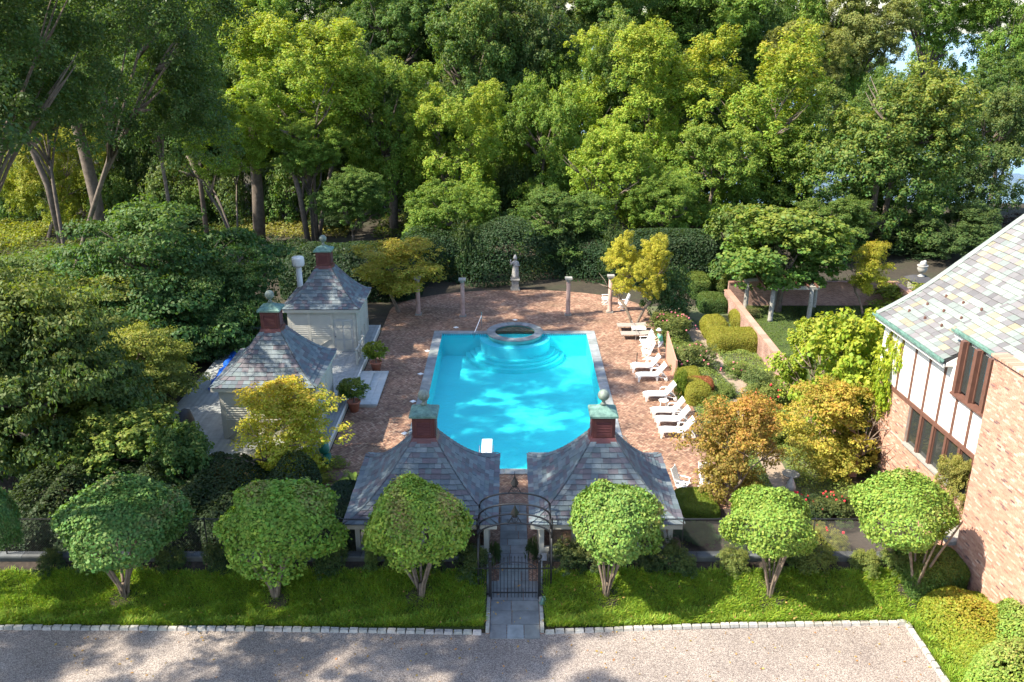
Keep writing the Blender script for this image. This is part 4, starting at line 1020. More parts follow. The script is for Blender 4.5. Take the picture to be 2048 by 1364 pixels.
# ------------------------------------------------------------------ grass
def blades(name, boxes, n, hgt, colr, lab):
    A = np.array([(b[1]-b[0])*(b[3]-b[2]) for b in boxes]); k = rng.choice(len(boxes), n, p=A/A.sum()); B = np.array(boxes)[k]
    X_ = rng.uniform(B[:,0], B[:,1]); Y_ = rng.uniform(B[:,2], B[:,3])
    kp = (Y_ > np.interp(X_,[-20,-9,-1,1,7,13.9,14,30],[25.34,25.28,25.06,25.08,25.42,25.58,12,12])) ; X_, Y_ = X_[kp], Y_[kp]; n = len(X_)
    t_ = np.clip((Y_-25.6)/2.2,0,1); Z_ = .02+.80*t_*t_*(3-2*t_)+.03*np.sin(X_*1.3+Y_)*t_; Z_ = np.where(Y_ < 25.6, .02, Z_)
    cl = np.sin(X_*3.1+np.sin(Y_*2.3)*2)*np.sin(Y_*4.7+X_)                 # tufts
    h = hgt*rng.uniform(.6,1.4,n)*(1+.35*cl)
    a = rng.uniform(0,6.28,n)+cl*2; lean = rng.uniform(.35,1.0,n)*h
    base = np.stack([X_,Y_,Z_],1); top = base+np.stack([np.cos(a)*lean,np.sin(a)*lean,h*.75],1)
    sd = np.stack([-np.sin(a),np.cos(a),np.zeros(n)],1)*rng.uniform(.008,.016,n)[:,None]
    midp = base*.45+top*.55+np.array([0,0,1])*(h*.16)[:,None]
    V = np.stack([base-sd*.7, midp-sd, top, midp+sd],1).reshape(-1,3).astype(np.float32)
    me = bpy.data.meshes.new(name); me.vertices.add(4*n); me.vertices.foreach_set("co",V.ravel()); me.loops.add(4*n)
    me.loops.foreach_set("vertex_index",np.arange(4*n,dtype=np.int32)); me.polygons.add(n); me.polygons.foreach_set("loop_start",np.arange(0,4*n,4,dtype=np.int32)); me.update(calc_edges=True)
    at = me.attributes.new("col",'FLOAT_COLOR','POINT'); C = np.ones((n,4),np.float32)
    C[:,0] = rng.uniform(.7,1.3,n)*(1+.15*cl); C[:,1] = (rng.random(n) < .12)*rng.uniform(.2,.9,n)+np.clip(cl,0,1)*.15; C[:,2] = rng.uniform(0,1,n)
    at.data.foreach_set("color",np.repeat(C,4,axis=0).ravel()); me.materials.append(M['grass'])
    o = bpy.data.objects.new(name, me); link(o); o.color = (*colr,.75); o['kind'] = 'stuff'; tag(o, lab, 'grass'); return o
blades('grass', [(-19,PX0-.22,25.22,27.45),(PX1+.22,15.5,25.22,27.45),(14.1,17.5,21.5,25.3)], 150000, .20, (.22,.34,.036), 'long shaggy green grass between the drive kerb and the low wall')
# fallen leaves
fl = []
n = 420; X_ = rng.uniform(-16,14,n); Y_ = rng.uniform(22.5,27.4,n); Z_ = np.where(Y_>25.3, .17+np.array([lz(a,b) for a,b in zip(X_,Y_)]), .03)
C = np.stack([rng.uniform(.7,1.4,n),np.ones(n)*.0,rng.uniform(0,1,n)],1)
me = leafmesh('fallen_leaves', np.stack([X_,Y_,Z_],1), unit(np.array([0,0,1])+rng.normal(size=(n,3))*.3), rng.uniform(.05,.12,n), C, M['leaf_autumn'], .7)
o = bpy.data.objects.new('fallen_leaves', me); link(o); o.color = (.42,.26,.10,.2); o['kind'] = 'stuff'; tag(o,'scattered tan and orange leaves lying on the lawn and gravel','leaves')

# ------------------------------------------------------------------ the wood behind and the trees around
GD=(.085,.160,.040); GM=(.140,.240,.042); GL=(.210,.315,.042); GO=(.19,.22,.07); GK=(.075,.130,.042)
T = [ # kind, trunk, cx, Y, top, bottom, width, colour, tip, label
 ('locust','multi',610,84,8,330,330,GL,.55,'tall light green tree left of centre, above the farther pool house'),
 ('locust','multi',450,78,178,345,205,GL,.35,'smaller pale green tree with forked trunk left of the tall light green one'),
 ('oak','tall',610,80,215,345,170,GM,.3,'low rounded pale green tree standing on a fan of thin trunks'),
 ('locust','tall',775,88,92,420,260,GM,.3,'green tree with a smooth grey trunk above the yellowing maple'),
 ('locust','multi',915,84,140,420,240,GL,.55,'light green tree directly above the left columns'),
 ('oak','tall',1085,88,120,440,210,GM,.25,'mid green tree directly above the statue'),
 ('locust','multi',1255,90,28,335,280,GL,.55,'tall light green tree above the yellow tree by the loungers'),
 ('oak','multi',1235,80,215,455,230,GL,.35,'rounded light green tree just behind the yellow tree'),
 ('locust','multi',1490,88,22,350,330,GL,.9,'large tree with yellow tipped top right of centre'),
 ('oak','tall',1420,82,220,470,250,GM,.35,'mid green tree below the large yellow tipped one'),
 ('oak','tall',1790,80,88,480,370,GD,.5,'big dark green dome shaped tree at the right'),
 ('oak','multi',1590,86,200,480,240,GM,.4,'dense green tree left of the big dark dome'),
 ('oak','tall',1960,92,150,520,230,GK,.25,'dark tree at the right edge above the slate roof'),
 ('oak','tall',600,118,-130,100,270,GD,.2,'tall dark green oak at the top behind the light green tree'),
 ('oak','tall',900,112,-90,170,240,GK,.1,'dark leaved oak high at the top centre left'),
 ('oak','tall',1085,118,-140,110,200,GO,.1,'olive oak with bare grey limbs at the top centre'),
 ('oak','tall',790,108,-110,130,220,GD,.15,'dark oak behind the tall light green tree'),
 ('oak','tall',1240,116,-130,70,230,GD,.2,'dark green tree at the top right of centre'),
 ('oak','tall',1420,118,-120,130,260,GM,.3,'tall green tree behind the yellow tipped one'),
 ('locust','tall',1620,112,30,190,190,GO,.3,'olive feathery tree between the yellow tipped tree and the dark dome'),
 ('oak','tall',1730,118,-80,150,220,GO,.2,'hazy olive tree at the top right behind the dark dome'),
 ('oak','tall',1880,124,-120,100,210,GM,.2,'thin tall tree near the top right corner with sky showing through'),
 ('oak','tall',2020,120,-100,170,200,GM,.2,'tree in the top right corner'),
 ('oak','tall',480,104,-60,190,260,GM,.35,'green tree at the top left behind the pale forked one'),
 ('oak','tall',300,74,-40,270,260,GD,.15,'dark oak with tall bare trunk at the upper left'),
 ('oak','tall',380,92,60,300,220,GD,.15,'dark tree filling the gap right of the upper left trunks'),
 ('oak','tall',60,70,-20,260,260,GK,.15,'dark leaning tree at the top left edge'),
 ('locust','small',70,84,235,455,190,(.20,.25,.035),.9,'sunlit yellow green young tree at the left edge'),
 ('locust','small',160,92,200,430,150,(.17,.22,.035),.6,'second sunlit yellow green sapling behind the leaning trunk'),
 ('oak','mid',905,73,340,515,220,GM,.25,'low branching green tree left of the statue hedge'),
 ('oak','mid',1120,73,360,520,250,GD,.15,'shaded bluish green tree hanging over the hedge'),
 ('oak','mid',700,76,320,450,170,GD,.15,'shaded green tree above the farther pool house roof'),
 ('oak','mid',1330,76,330,470,170,GM,.25,'green tree between the yellow tree and the wisteria'),
 ('oak','mid',1660,76,380,540,210,GD,.2,'dark low tree above the pergola'),
 ('oak','mid',1900,76,390,540,220,GK,.1,'very dark tree beyond the stone urn'),
 ('oak','mid',2010,80,420,560,160,(.05,.035,.04),.1,'dark purple leaved tree at the right edge'),
 ('broad','mid',1480,66.5,400,585,190,GD,.3,'glossy green tree beside the left pergola posts'),
 ('broad','mid',1570,60.8,415,566,290,(.10,.19,.04),.4,'bushy wisteria mass growing over the pergola'),
 ('dogwood','mid',330,55,378,690,500,(.060,.135,.045),.15,'large layered dark green dogwood behind the nearer pool house'),
 ('dogwood','mid',110,57,490,690,400,(.070,.135,.042),.2,'layered dogwood at the left edge below the sunlit saplings'),
 ('dogwood','mid',190,50,545,760,420,(.11,.16,.05),.35,'broad layered dogwood with bronze tinted leaves at the left'),
 ('dogwood','mid',430,53,500,700,270,(.065,.14,.045),.15,'layered dogwood leaning toward the nearer pool house cupola'),
 ('dogwood','mid',255,44,640,830,300,(.18,.23,.06),.45,'lighter yellow green dogwood left of the covered deck item'),
 ('dogwood','mid',-40,38,500,830,330,(.06,.11,.045),.2,'tall bronze green dogwood cut off by the left edge nearest the drive'),
 ('dogwood','mid',20,46,600,840,240,(.11,.16,.05),.35,'bronze green dogwood cut off by the left edge'),
 ('broad','mid',90,38,770,1000,330,(.12,.20,.04),.6,'broad leaved yellowing tree at the left edge above the ball trees'),
 ('broad','mid',250,35.5,810,1010,260,(.11,.20,.05),.4,'broad leaved green tree between the left edge and the deck'),
 ('broad','mid',360,34,850,1030,150,(.08,.17,.05),.2,'drooping green shrub tree just left of the deck corner'),
 ('airy','small',568,36.6,758,985,280,(.46,.50,.06),.6,'small yellowing maple in front of the nearer pool house'),
 ('airy','small',795,60.5,462,592,215,(.32,.33,.055),.35,'yellowing maple beside the leftmost terracotta column'),
 ('locust','small',1275,57.3,455,588,140,(.42,.40,.055),.35,'bright yellow tree beside the taupe loungers'),
 ('shrub',None,1335,58.5,535,655,125,(.05,.11,.040),.1,'tall dark green shrub right of the bright yellow tree'),
 ('airy','small',1472,34.0,768,1000,235,(.27,.22,.055),.6,'orange brown maple beside the right pavilion'),
 ('airy','small',1668,36.5,745,975,260,(.34,.33,.06),.5,'orange and yellow tree left of the brick house'),
 ('broad','small',1708,40,612,860,280,(.26,.36,.035),.5,'bright lime green tree touching the house corner'),
 ('broad','small',1635,43,640,800,190,(.24,.33,.04),.5,'lower lime green bush tree spreading left of the bright lime tree'),
 ('broad',None,1800,36.0,640,850,110,(.28,.38,.03),.6,'lime green creeper climbing the corner of the brick house'),
 ('airy','small',1742,60.2,468,590,100,(.30,.33,.035),.4,'thin yellow green tree between the pergola and the slate roof'),
 ('airy',None,1778,36.2,790,960,90,(.10,.07,.05),.2,'twiggy brown shrub under the creeper beside the house windows'),
 ('airy',None,1908,29.5,890,1060,95,(.28,.30,.08),.2,'feathery yellow green shrub against the brick house wall'),
]
tree('dogwood','mid',-22.3,37,0,1.0,10.2,5.6,(.09,.15,.05),.3,'large bronze green dogwood filling the left edge beside the covered deck item')
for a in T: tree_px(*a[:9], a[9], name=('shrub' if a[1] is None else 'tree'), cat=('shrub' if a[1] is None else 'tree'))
# the wood behind: rows that nothing tells apart
r_ = random.Random(5)
for row,(Yb, n, x0, x1) in enumerate(((100,12,-64,60),(122,14,-80,44),(140,15,-95,40))):
    for i in range(n):
        X = x0+(x1-x0)*(i+r_.uniform(.2,.8))/n; h = r_.uniform(22,27)+row*3.5
        if X > 20 and row == 0: h = r_.uniform(15,19)
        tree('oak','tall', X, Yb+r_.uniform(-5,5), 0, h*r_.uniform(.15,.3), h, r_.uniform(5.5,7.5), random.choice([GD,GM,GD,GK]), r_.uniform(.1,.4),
             'tree in the dense background wood behind the pool garden', 'tree', 'wood_tree', 'trees of the background wood')
r2 = random.Random(9)
for i in range(34):
    X = -72+i*3.3+r2.uniform(-1,1); Y = r2.uniform(90,97)
    if X < 24: tree('shrub', None, X, Y, 0, 0, r2.uniform(4,8), r2.uniform(2.6,4), GK if i%3 else GD, .15, 'understorey shrub filling the shade under the background wood', 'shrub', 'wood_shrub', 'understorey of the background wood')
for i in range(14):
    X = -42+i*4.6+r2.uniform(-1,1); Y = r2.uniform(94,99)
    tree('oak','tall', X, Y, 0, 4, r2.uniform(14,20), r2.uniform(4.5,6), random.choice([GD,GM,GK]), .2, 'tree in the dense background wood behind the pool garden', 'tree', 'wood_tree', 'trees of the background wood')
for i in range(5):
    X = 52+i*11; tree('oak','tall', X, 134+r_.uniform(-5,8), -3, 1, r_.uniform(17,24), 5.5, GM, .2, 'thin tree on the far right shore with water showing between', 'tree','shore_tree','trees on the far right shore')
# bare trunks that rise out of the crowns
def trunk_px(pts, Y, rad, lb, br=()):
    P = [GY(x,y,Y) for x,y in pts]; P[0].z = min(P[0].z, 0)
    root = thing('bare_tree', lb, 'tree', (P[0].x,Y,0))
    part('trunk', MB().tube(P, [rad*(1-.5*i/len(P)) for i in range(len(P))], 8), M['bark'], root, True)
    for q in br:
        Q = [GY(x,y,Y) for x,y in q]; part('limb', MB().tube(Q, [rad*.45,rad*.3,rad*.15][:len(Q)], 6), M['bark'], root, True)
    return root
trunk_px([(518,470),(515,380),(508,300),(505,240)], 82, .62, 'thick bare trunk lit on its left side above the dogwoods')
trunk_px([(205,470),(190,390),(165,290),(135,190),(120,90)], 76, .6, 'leaning dark forked trunk at the upper left', [((165,290),(160,200),(170,120))])
trunk_px([(118,450),(95,370),(60,290),(25,205)], 78, .32, 'thin trunk leaning left at the upper left edge')
trunk_px([(408,420),(400,360),(375,310)], 80, .26, 'pale slender bent trunk above the dogwoods', [((400,360),(403,310),(398,280))])
trunk_px([(615,450),(600,390),(580,320),(560,290)], 79.5, .28, 'pale forked trunks fanning out above the farther pool house', [((612,430),(640,370),(645,320)),((605,400),(608,340),(612,290))])
trunk_px([(788,462),(788,400),(783,350),(775,310)], 86, .42, 'smooth pale grey trunk above the yellowing maple', [((786,380),(805,345),(815,325))])
trunk_px([(1090,135),(1098,85),(1105,40),(1122,-20)], 108, .45, 'pale bare limbed tree top at the top centre', [((1095,110),(1060,55),(1020,20)),((1098,85),(1120,40),(1118,-5)),((1060,55),(1040,30),(1000,10))])
trunk_px([(1752,375),(1758,340),(1765,315),(1780,300)], 79, .3, 'pale bare limb inside the big dark dome tree', [((1758,340),(1740,330),(1725,318))])
# tall trees on the left that shade the pool garden, crowns above the frame, and the ones beside the drive
def lean_oak(xb, yb, xc, yc, za, zb_, r0, lb):
    t_ = tree('fine','tall', xb, yb, 0, za, zb_, r0, GK, .1, lb, 'tree', 'oak_tree', 'tall shade oaks at the left')
    for c in t_.children:
        if c.name.startswith('crown'): c.location.x = xc-xb; c.location.y = yc-yb
        else:
            v = Vector((xc-xb, yc-yb, (za+zb_)/2)).normalized(); c.rotation_euler = v.to_track_quat('Z','Y').to_euler(); c.scale.x *= .7; c.scale.y *= .7
for i,q in enumerate([(-28,38,-20.5,40,14.5,30,7.2),(-36,48,-25,47.5,14.5,30,7.4),(-31,56,-21.5,54,12,31,7.6),(-28,29,-21.5,31,14,30,7.2)]):
    lean_oak(*q, ['tall dark oak whose crown fills the top left corner above the pool houses','dark oak crown at the far left edge above the bronze dogwoods','dark oak crown reaching in from the left over the leaning trunks','dark oak leaning in nearest the drive at the top left corner'][i])
for i,q in enumerate([(-26,22,-21.0,23.5,13,31,7.6),(-33,15,-30,16.5,8,26,6.6),(-24,8,-20,9.5,11,22,5.2),(-36,26,-35,27,4,16,5.5),(-22,3,-17,6.5,9,22,6),(-27,13,-22,15,16,29,6.0)]):
    lean_oak(*q, 'dark oak beside the gravel drive, shading its left end')

# ------------------------------------------------------------------ hedges, shrubs, beds
def hedge(name, cx, cy, hx_, hy_, h, colr, tip, lb, n=None, leaf=.10, z0=0, rnd=.35, mat='leaf', rz=0, cat='hedge', curve=0, rough=.05):
    """leaves laid over a rounded box; the surface undulates"""
    A = np.array([4*hx_*hy_, 2*hx_*h, 2*hx_*h, 2*hy_*h, 2*hy_*h]); n = int(min(42000, A.sum()/(leaf*leaf*.36)*3.2))
    f = rng.choice(5, n, p=A/A.sum()); U = rng.uniform(-1,1,n); V = rng.uniform(-1,1,n); z = rng.uniform(0,1,n)*h
    P = np.stack([U*hx_, V*hy_, z],1)
    P[f==0,2] = h; P[f==1,1] = -hy_; P[f==2,1] = hy_; P[f==3,0] = -hx_; P[f==4,0] = hx_
    r = min(hx_,hy_,h)*rnd*1.6; r = min(r, min(hx_,hy_)*.98, h*.98)
    q = np.stack([np.clip(P[:,0],-hx_+r,hx_-r), np.clip(P[:,1],-hy_+r,hy_-r), np.clip(P[:,2],-9,h-r)],1)
    N = unit(P-q); k = rng.normal(size=(4,3))*(2.2/max(h,.8)); ph = rng.uniform(0,6,4)
    und = sum(np.sin(q@k[i]+N@k[(i+1)%4]*.8+ph[i]) for i in range(4))*rough*h*.5
    S = q+N*(r+und-rng.uniform(0,1,n)**2*.16*h)[:,None]; S[:,2] = np.maximum(S[:,2],.02)
    S[:,1] += curve*(S[:,0]/hx_)**2
    NN = unit(N*.85+np.array([0,0,.3])+rng.normal(size=P.shape)*.5)
    if rz: c,s_ = math.cos(rz),math.sin(rz); S[:,:2] = S[:,:2]@np.array([[c,s_],[-s_,c]])
    C = np.stack([rng.uniform(.72,1.25,n), np.clip((S[:,2]/h-.6)*1.2+rng.normal(size=n)*.2,0,1), rng.uniform(0,1,n)],1)
    me = leafmesh(name, S, NN, leaf*rng.uniform(.7,1.3,n), C, M[mat], .6)
    o = bpy.data.objects.new(name, me); link(o); o.location = (cx,cy,z0); o.color = (*colr,tip); return tag(o, lb, cat)
YG=(.27,.27,.04)
def hpx(px, py, **k): g = G(px, py); return g
def hedge_px(x0,x1,ytop,ybase,depth,h,colr,tip,lb,**k):
    b = G((x0+x1)/2, ybase); r = (x1-x0)/2*b.y/ray(0,ybase)[1]
    return hedge(k.pop('name','clipped_hedge'), b.x, b.y+depth, r, depth, h, colr, tip, lb, **k)
hedge('tall_hedge', .5, 70.9, 9.5, 2.2, 4.0, (.035,.075,.032), .05, 'tall dark evergreen hedge curving behind the statue and columns', leaf=.17, rnd=.5, curve=-2.8, rough=.26)
for (x_,y_,r_0,h_) in ((-7.5,68,1.8,3.6),(-3.6,69,1.6,4.6),(4.4,70.8,1.9,5.2),(8.3,68,1.7,4.4)):
    tree('shrub', None, x_, y_, 0, 0, h_, r_0, (.04,.085,.032), .1, 'dark evergreen growing up through the tall hedge behind the columns', 'shrub', 'evergreen_shrub', 'evergreens in the tall hedge')
hedge('tall_hedge', 12.5, 68.5, 4.5, 2.0, 4.2, (.035,.07,.030), .05, 'dark hedge bank behind the rose garden path', n=9000, leaf=.2, rnd=.4)
hedge('tall_hedge', -12.5, 66, 5.5, 3.0, 3.6, (.030,.062,.028), .05, 'dark evergreen bank behind the farther pool house', n=12000, leaf=.22, rnd=.5)
hedge_px(1424,1527,657,706,1.1,1.25,YG,.35,'large yellow green clipped hedge block beside the long garden wall', n=11000, leaf=.07, rnd=.35)
hedge_px(1411,1462,640,682,1.3,1.2,YG,.35,'curved clipped hedge at the left behind the large hedge block', n=6000, leaf=.07, rnd=.45)
hedge_px(1468,1508,635,660,1.0,1.1,YG,.4,'small oval clipped hedge against the long garden wall', n=5000, leaf=.07, rnd=.5)
hedge_px(1372,1424,755,812,1.9,1.0,YG,.2,'long clipped hedge with a brown band beside the loungers', n=9000, leaf=.06, rnd=.4)
b = G(1398,790); hb = hedge('brown_hedge_band', b.x, G(1398,812).y+1.6, .80, .55, 1.06, (.34,.13,.06), .1, 'reddish brown dead band across the long clipped hedge', n=1800, leaf=.06, rnd=.4)
hedge_px(1402,1460,598,628,1.2,1.1,(.06,.12,.03),.2,'dark clipped hedge with roses near the far end of the garden wall', n=6000, leaf=.09)
hedge_px(1385,1425,555,600,1.6,1.5,(.07,.13,.03),.3,'shaded round topped hedge left of the pergola', n=6000, leaf=.10)
hedge_px(1362,1442,1003,1040,1.0,.55,(.15,.22,.03),.2,'low bright green clipped hedge in front of the folded white chairs', n=6000, leaf=.06, z0=0)
hedge('clipped_hedge', 15.4, 27.2, 1.15, .9, 1.4, (.075,.14,.028), .35, 'dark green rounded hedge under the ball topped tree nearest the house', n=8000, leaf=.07, z0=.3)
hedge('yellow_shrub_bank', 16.6, 24.7, 2.1, 2.0, 1.3, (.24,.30,.035), .5, 'yellow green leafy bank against the foot of the brick house', n=17000, leaf=.10, rnd=.8, rough=.14, mat='leaf_autumn', cat='shrub')
hedge('hydrangea_bank', 16.0, 21.3, 1.8, 2.2, 1.75, (.20,.30,.05), .35, 'mounded light green hydrangea hedge with tan flower heads at the lower right corner', n=24000, leaf=.11, rnd=.8, rough=.16, mat='leaf_brown', cat='shrub')
hedge('hydrangea_bank', 17.5, 23.0, 1.6, 1.9, 2.1, (.19,.29,.05), .3, 'hydrangea mound at the right edge above the lower right corner', n=15000, leaf=.11, rnd=.8, rough=.16, mat='leaf_brown', cat='shrub')
hedge('thicket', -14.5, 32.2, 6.0, 3.0, 1.7, (.035,.065,.028), .05, 'dark thicket filling the ground behind the two left ball trees', leaf=.13, rough=.25, rnd=.5, cat='shrub')
hedge('thicket', -8.6, 30.0, 1.6, 1.6, 1.3, (.05,.09,.03), .1, 'dark leafy thicket between the largest ball tree and the left pavilion', leaf=.11, rough=.25, rnd=.5, cat='shrub')
hedge('boxwood_shrub', -6.9, 31.2, 1.0, 1.5, 2.1, (.022,.055,.035), .05, 'dark bluish green shrub squeezed beside the left pavilion', n=8000, leaf=.07, rnd=.6, cat='shrub')
def bush(px, ybase, w_px, ytop, colr, tip, lb, flowers=0, fm='rose', kind='shrub', fs=.055):
    b = G(px, ybase); r = w_px/2*b.y/ray(0,ybase)[1]; Y = b.y+r*.8
    zt = GY(px, ytop, Y+r*.3).z
    t_ = tree(kind, None, b.x, Y, 0, .0, max(zt,.4), r, colr, tip, lb, 'shrub', 'shrub')
    if flowers:
        m_ = MB()
        for i in range(flowers):
            a = random.uniform(0,6.28); q = random.uniform(.1,1); z = max(zt,.4)*math.sqrt(1-.8*q*q)
            m_.sphere((b.x+math.cos(a)*r*q*.95, Y+math.sin(a)*r*q*.95, z), fs*random.uniform(.7,1.2), 6)
        part('flowers', m_, M[fm], t_, kind='stuff')
    return t_
bush(1350,690,105,622,(.13,.17,.05),.25,'rose bush with pink flowers behind the person in green',26,'pinkrose')
bush(1397,752,105,685,(.12,.16,.055),.2,'round rose bush beside the terracotta screen',16,'pinkrose')
bush(1438,668,50,630,(.16,.20,.05),.3,'small pale shrub left of the clipped hedges')
bush(1476,760,70,722,(.13,.20,.06),.3,'low rosemary like plant with pink flowers below the large hedge block',10,'pinkrose')
bush(1520,790,80,735,(.12,.18,.065),.2,'feathery grey green plant against the long garden wall')
bush(1545,830,110,765,(.14,.20,.06),.3,'second feathery plant nearer along the long garden wall',8,'rose')
bush(1455,800,60,765,(.15,.22,.06),.3,'small leafy plant at the bend of the garden path')
bush(1440,840,70,790,(.14,.20,.05),.3,'pale green plant beside the garden path behind the orange maple')
bush(1362,800,36,735,(.13,.22,.03),.4,'bright green strap leaved plants along the lounger edge')
bush(1482,608,56,572,(.30,.30,.10),.4,'straw coloured climbing plant on the far end of the garden wall', kind='airy')
bush(1505,640,40,612,(.16,.17,.08),.2,'small dry shrub on the lawn side of the garden wall')
bush(1445,590,60,545,(.08,.13,.03),.3,'shaded leafy shrub near the far end of the rose garden')
bush(1600,1075,150,985,(.045,.085,.04),.1,'dark rose bushes with red flowers behind the wire fence',14,'rose')
bush(1680,1068,130,985,(.05,.09,.035),.2,'rose bed in shade right of the stone finial',12,'rose')
bush(1400,1098,110,1050,(.05,.11,.05),.1,'dark green shrub behind the low wall right of the right pavilion')
bush(1665,1120,100,1050,(.16,.20,.05),.4,'sparse yellow green rose bush in front of the wire fence',6,'rose')
bush(1500,1105,110,1060,(.05,.10,.04),.1,'dark shrub behind the bright ball topped tree')
bush(445,990,95,925,(.17,.17,.06),.5,'pale straggly shrub right of the drooping tree below the deck', kind='airy')
bush(700,1000,70,945,(.05,.11,.04),.1,'small dark shrub below the doormat beside the left pavilion')
bush(590,985,210,935,(.16,.20,.03),.4,'yellow green underplanting in front of the nearer pool house')
bush(60,1120,300,1050,(.030,.055,.028),.05,'dark thicket behind the ball trees at the left edge')
bush(300,1110,260,1030,(.030,.055,.028),.05,'dark thicket behind the fence between the two left ball trees')
bush(440,1100,160,1010,(.032,.058,.028),.05,'dark thicket below the straggly pale shrub')
bush(1842,640,220,560,(.15,.22,.03),.4,'lime green low shrub behind the slate roof below the urn')
bush(1620,640,60,612,(.04,.08,.03),.1,'dark ground shrub beside the pergola posts')
bush(1690,600,90,560,(.05,.10,.03),.2,'shaded climbing plant on the dark back wall')
bush(1560,900,150,835,(.10,.14,.035),.3,'green undergrowth between the orange trees')
bush(1720,960,150,860,(.055,.10,.03),.2,'dark undergrowth below the orange and yellow tree')
bush(655,470,120,420,(.035,.075,.03),.1,'dark understorey shrub above the farther pool house roof')
bush(860,500,160,440,(.04,.085,.035),.15,'dark understorey shrub right of the smooth grey trunk')
bush(1130,480,190,420,(.045,.09,.045),.1,'bluish understorey shrub behind the tall hedge')
bush(1450,520,200,450,(.04,.08,.03),.15,'dark understorey thicket left of the wisteria')
bush(1800,520,260,450,(.035,.07,.03),.1,'dark understorey thicket beyond the walled garden')
bush(330,470,260,400,(.035,.07,.03),.1,'dark understorey thicket behind the dogwoods')
bush(560,560,150,470,(.035,.075,.035),.1,'dark shrub mass left of the flue pipe')
bush(180,560,200,480,(.05,.09,.03),.2,'shrub mass behind the left dogwoods')
bush(1330,510,160,440,(.04,.08,.03),.1,'dark understorey shrub behind the bright yellow tree')
r3 = random.Random(4)
for i,x in enumerate([-17,-15.3,-12.9,-10.8,-8.9,-6.6,-5.2,-3.1,-1.75,1.9,3.0,5.3,6.4,8.3,10.0,11.3,12.9,14.2]):
    x += r3.uniform(-.3,.3); rr = r3.uniform(.6,1.05)
    tree('shrub', None, x, 27.62+r3.uniform(-.12,.1), .85, .8, 1.0+r3.uniform(.5,1.0), rr, random.choice([(.06,.11,.04),(.09,.15,.04),(.045,.085,.035)] if x < 8 else [(.12,.18,.05),(.16,.21,.06)]), .25,
         'low leafy shrub growing in the mulch against the stone wall', 'shrub', 'wall_shrub', 'low shrubs along the stone wall')
tree('shrub', None, -.66, 29.1, 0, 0, .95, .32, (.05,.10,.035), .1, 'small green shrub at the left edge of the path between the pavilions', 'shrub', 'shrub')
tree('shrub', None, .80, 29.3, 0, 0, 1.05, .32, (.05,.10,.035), .1, 'small green shrub at the right edge of the path between the pavilions', 'shrub', 'shrub')
# banana like leaves
bl = thing('banana_plant', 'broad leaved banana plant beside the left pavilion', 'plant', (-6.9,33.6,0))
for i in range(7):
    a = i*.9; L = random.uniform(.8,1.2); m_ = MB(); vs = []; 
    for k in range(7):
        s = k/6; r0 = .15+s*L; z = .9+ .9*s-1.0*s*s; w_ = .16*math.sin(math.pi*min(1,s*.92+.06))
        cx, cy = -6.9+math.cos(a)*r0, 33.6+math.sin(a)*r0
        vs += [(cx-math.sin(a)*w_, cy+math.cos(a)*w_, z+.05),(cx,cy,z),(cx+math.sin(a)*w_, cy-math.cos(a)*w_, z+.05)]
    m_.add(vs, [(3*k,3*k+1,3*k+4,3*k+3) for k in range(6)]+[(3*k+1,3*k+2,3*k+5,3*k+4) for k in range(6)], (1.,0.2,.5))
    o = part('leaf', m_, M['leaf'], bl); o.color = (.13,.22,.04,.3)
part('stem', MB().tube([(-6.9,33.6,0),(-6.9,33.6,1.0)], [.10,.06], 8), M['bark_light'], bl)
# fern/grass ground patches in the wood; sunlight on them is put into brighter leaf colours
def ferns(px, py, wx, wy, lb, colr, n=5000):
    g = G(px,py); P = np.stack([g.x+rng.uniform(-wx,wx,n), g.y+rng.uniform(-wy,wy,n), rng.uniform(.05,.6,n)],1)
    C = np.stack([rng.uniform(.7,1.3,n), rng.uniform(0,.4,n), rng.uniform(0,1,n)],1)
    me = leafmesh('ground_cover', P, unit(np.array([0,0,1.])+rng.normal(size=(n,3))*.5), .32*rng.uniform(.6,1.3,n), C, M['leaf'], .5)
    o = bpy.data.objects.new('ground_cover', me); link(o); o.color = (*colr,.6); o['kind'] = 'stuff'; tag(o, lb, 'ground cover')
ferns(20,470,4,6,'ground cover painted a sunlit yellow green at the left edge of the wood',(.20,.24,.035),6000)
ferns(40,510,7,5,'shaded leafy ground cover at the left edge under the saplings',(.06,.10,.03),5000)
ferns(250,455,14,4,'dim leafy ground cover behind the left dogwoods',(.06,.10,.03),7000)
ferns(1100,540,10,1.2,'low ivy along the foot of the tall hedge',(.05,.09,.03),2500)
ferns(800,552,5,1.5,'low ivy at the left foot of the tall hedge',(.04,.08,.03),1500)
ferns(590,458,6,4,'sunlit tan and green ground patch above the farther pool house',(.20,.20,.06),4000)
ferns(930,455,9,5,'dim green ground cover above the tall hedge',(.07,.12,.035),6000)
n = 42000; X_ = rng.uniform(10.1,15.7,n); Y_ = rng.uniform(33,58,n); keep = np.abs(X_-(12.5+.6*np.exp(-((Y_-47)/3)**2))) > .55; X_, Y_ = X_[keep], Y_[keep]; n = len(X_)
cl = np.sin(X_*2.2+Y_)*np.sin(Y_*1.7-X_*.7); hh = np.clip(.28+.32*cl,.06,.7)
me = leafmesh('garden_plants', np.stack([X_,Y_,hh*rng.uniform(.1,1,n)],1), unit(np.array([0,0,1.])+rng.normal(size=(n,3))*.5), .10*rng.uniform(.6,1.4,n), np.stack([rng.uniform(.7,1.3,n),rng.uniform(0,.5,n),rng.uniform(0,1,n)],1), M['leaf'], .5)
o = bpy.data.objects.new('garden_plants', me); link(o); o.color = (.19,.27,.07,.5); o['kind'] = 'stuff'; tag(o,'low mixed green planting covering the rose garden','ground cover')
n = 30000; X_ = rng.uniform(16.2,28.2,n); Y_ = rng.uniform(44,62,n)
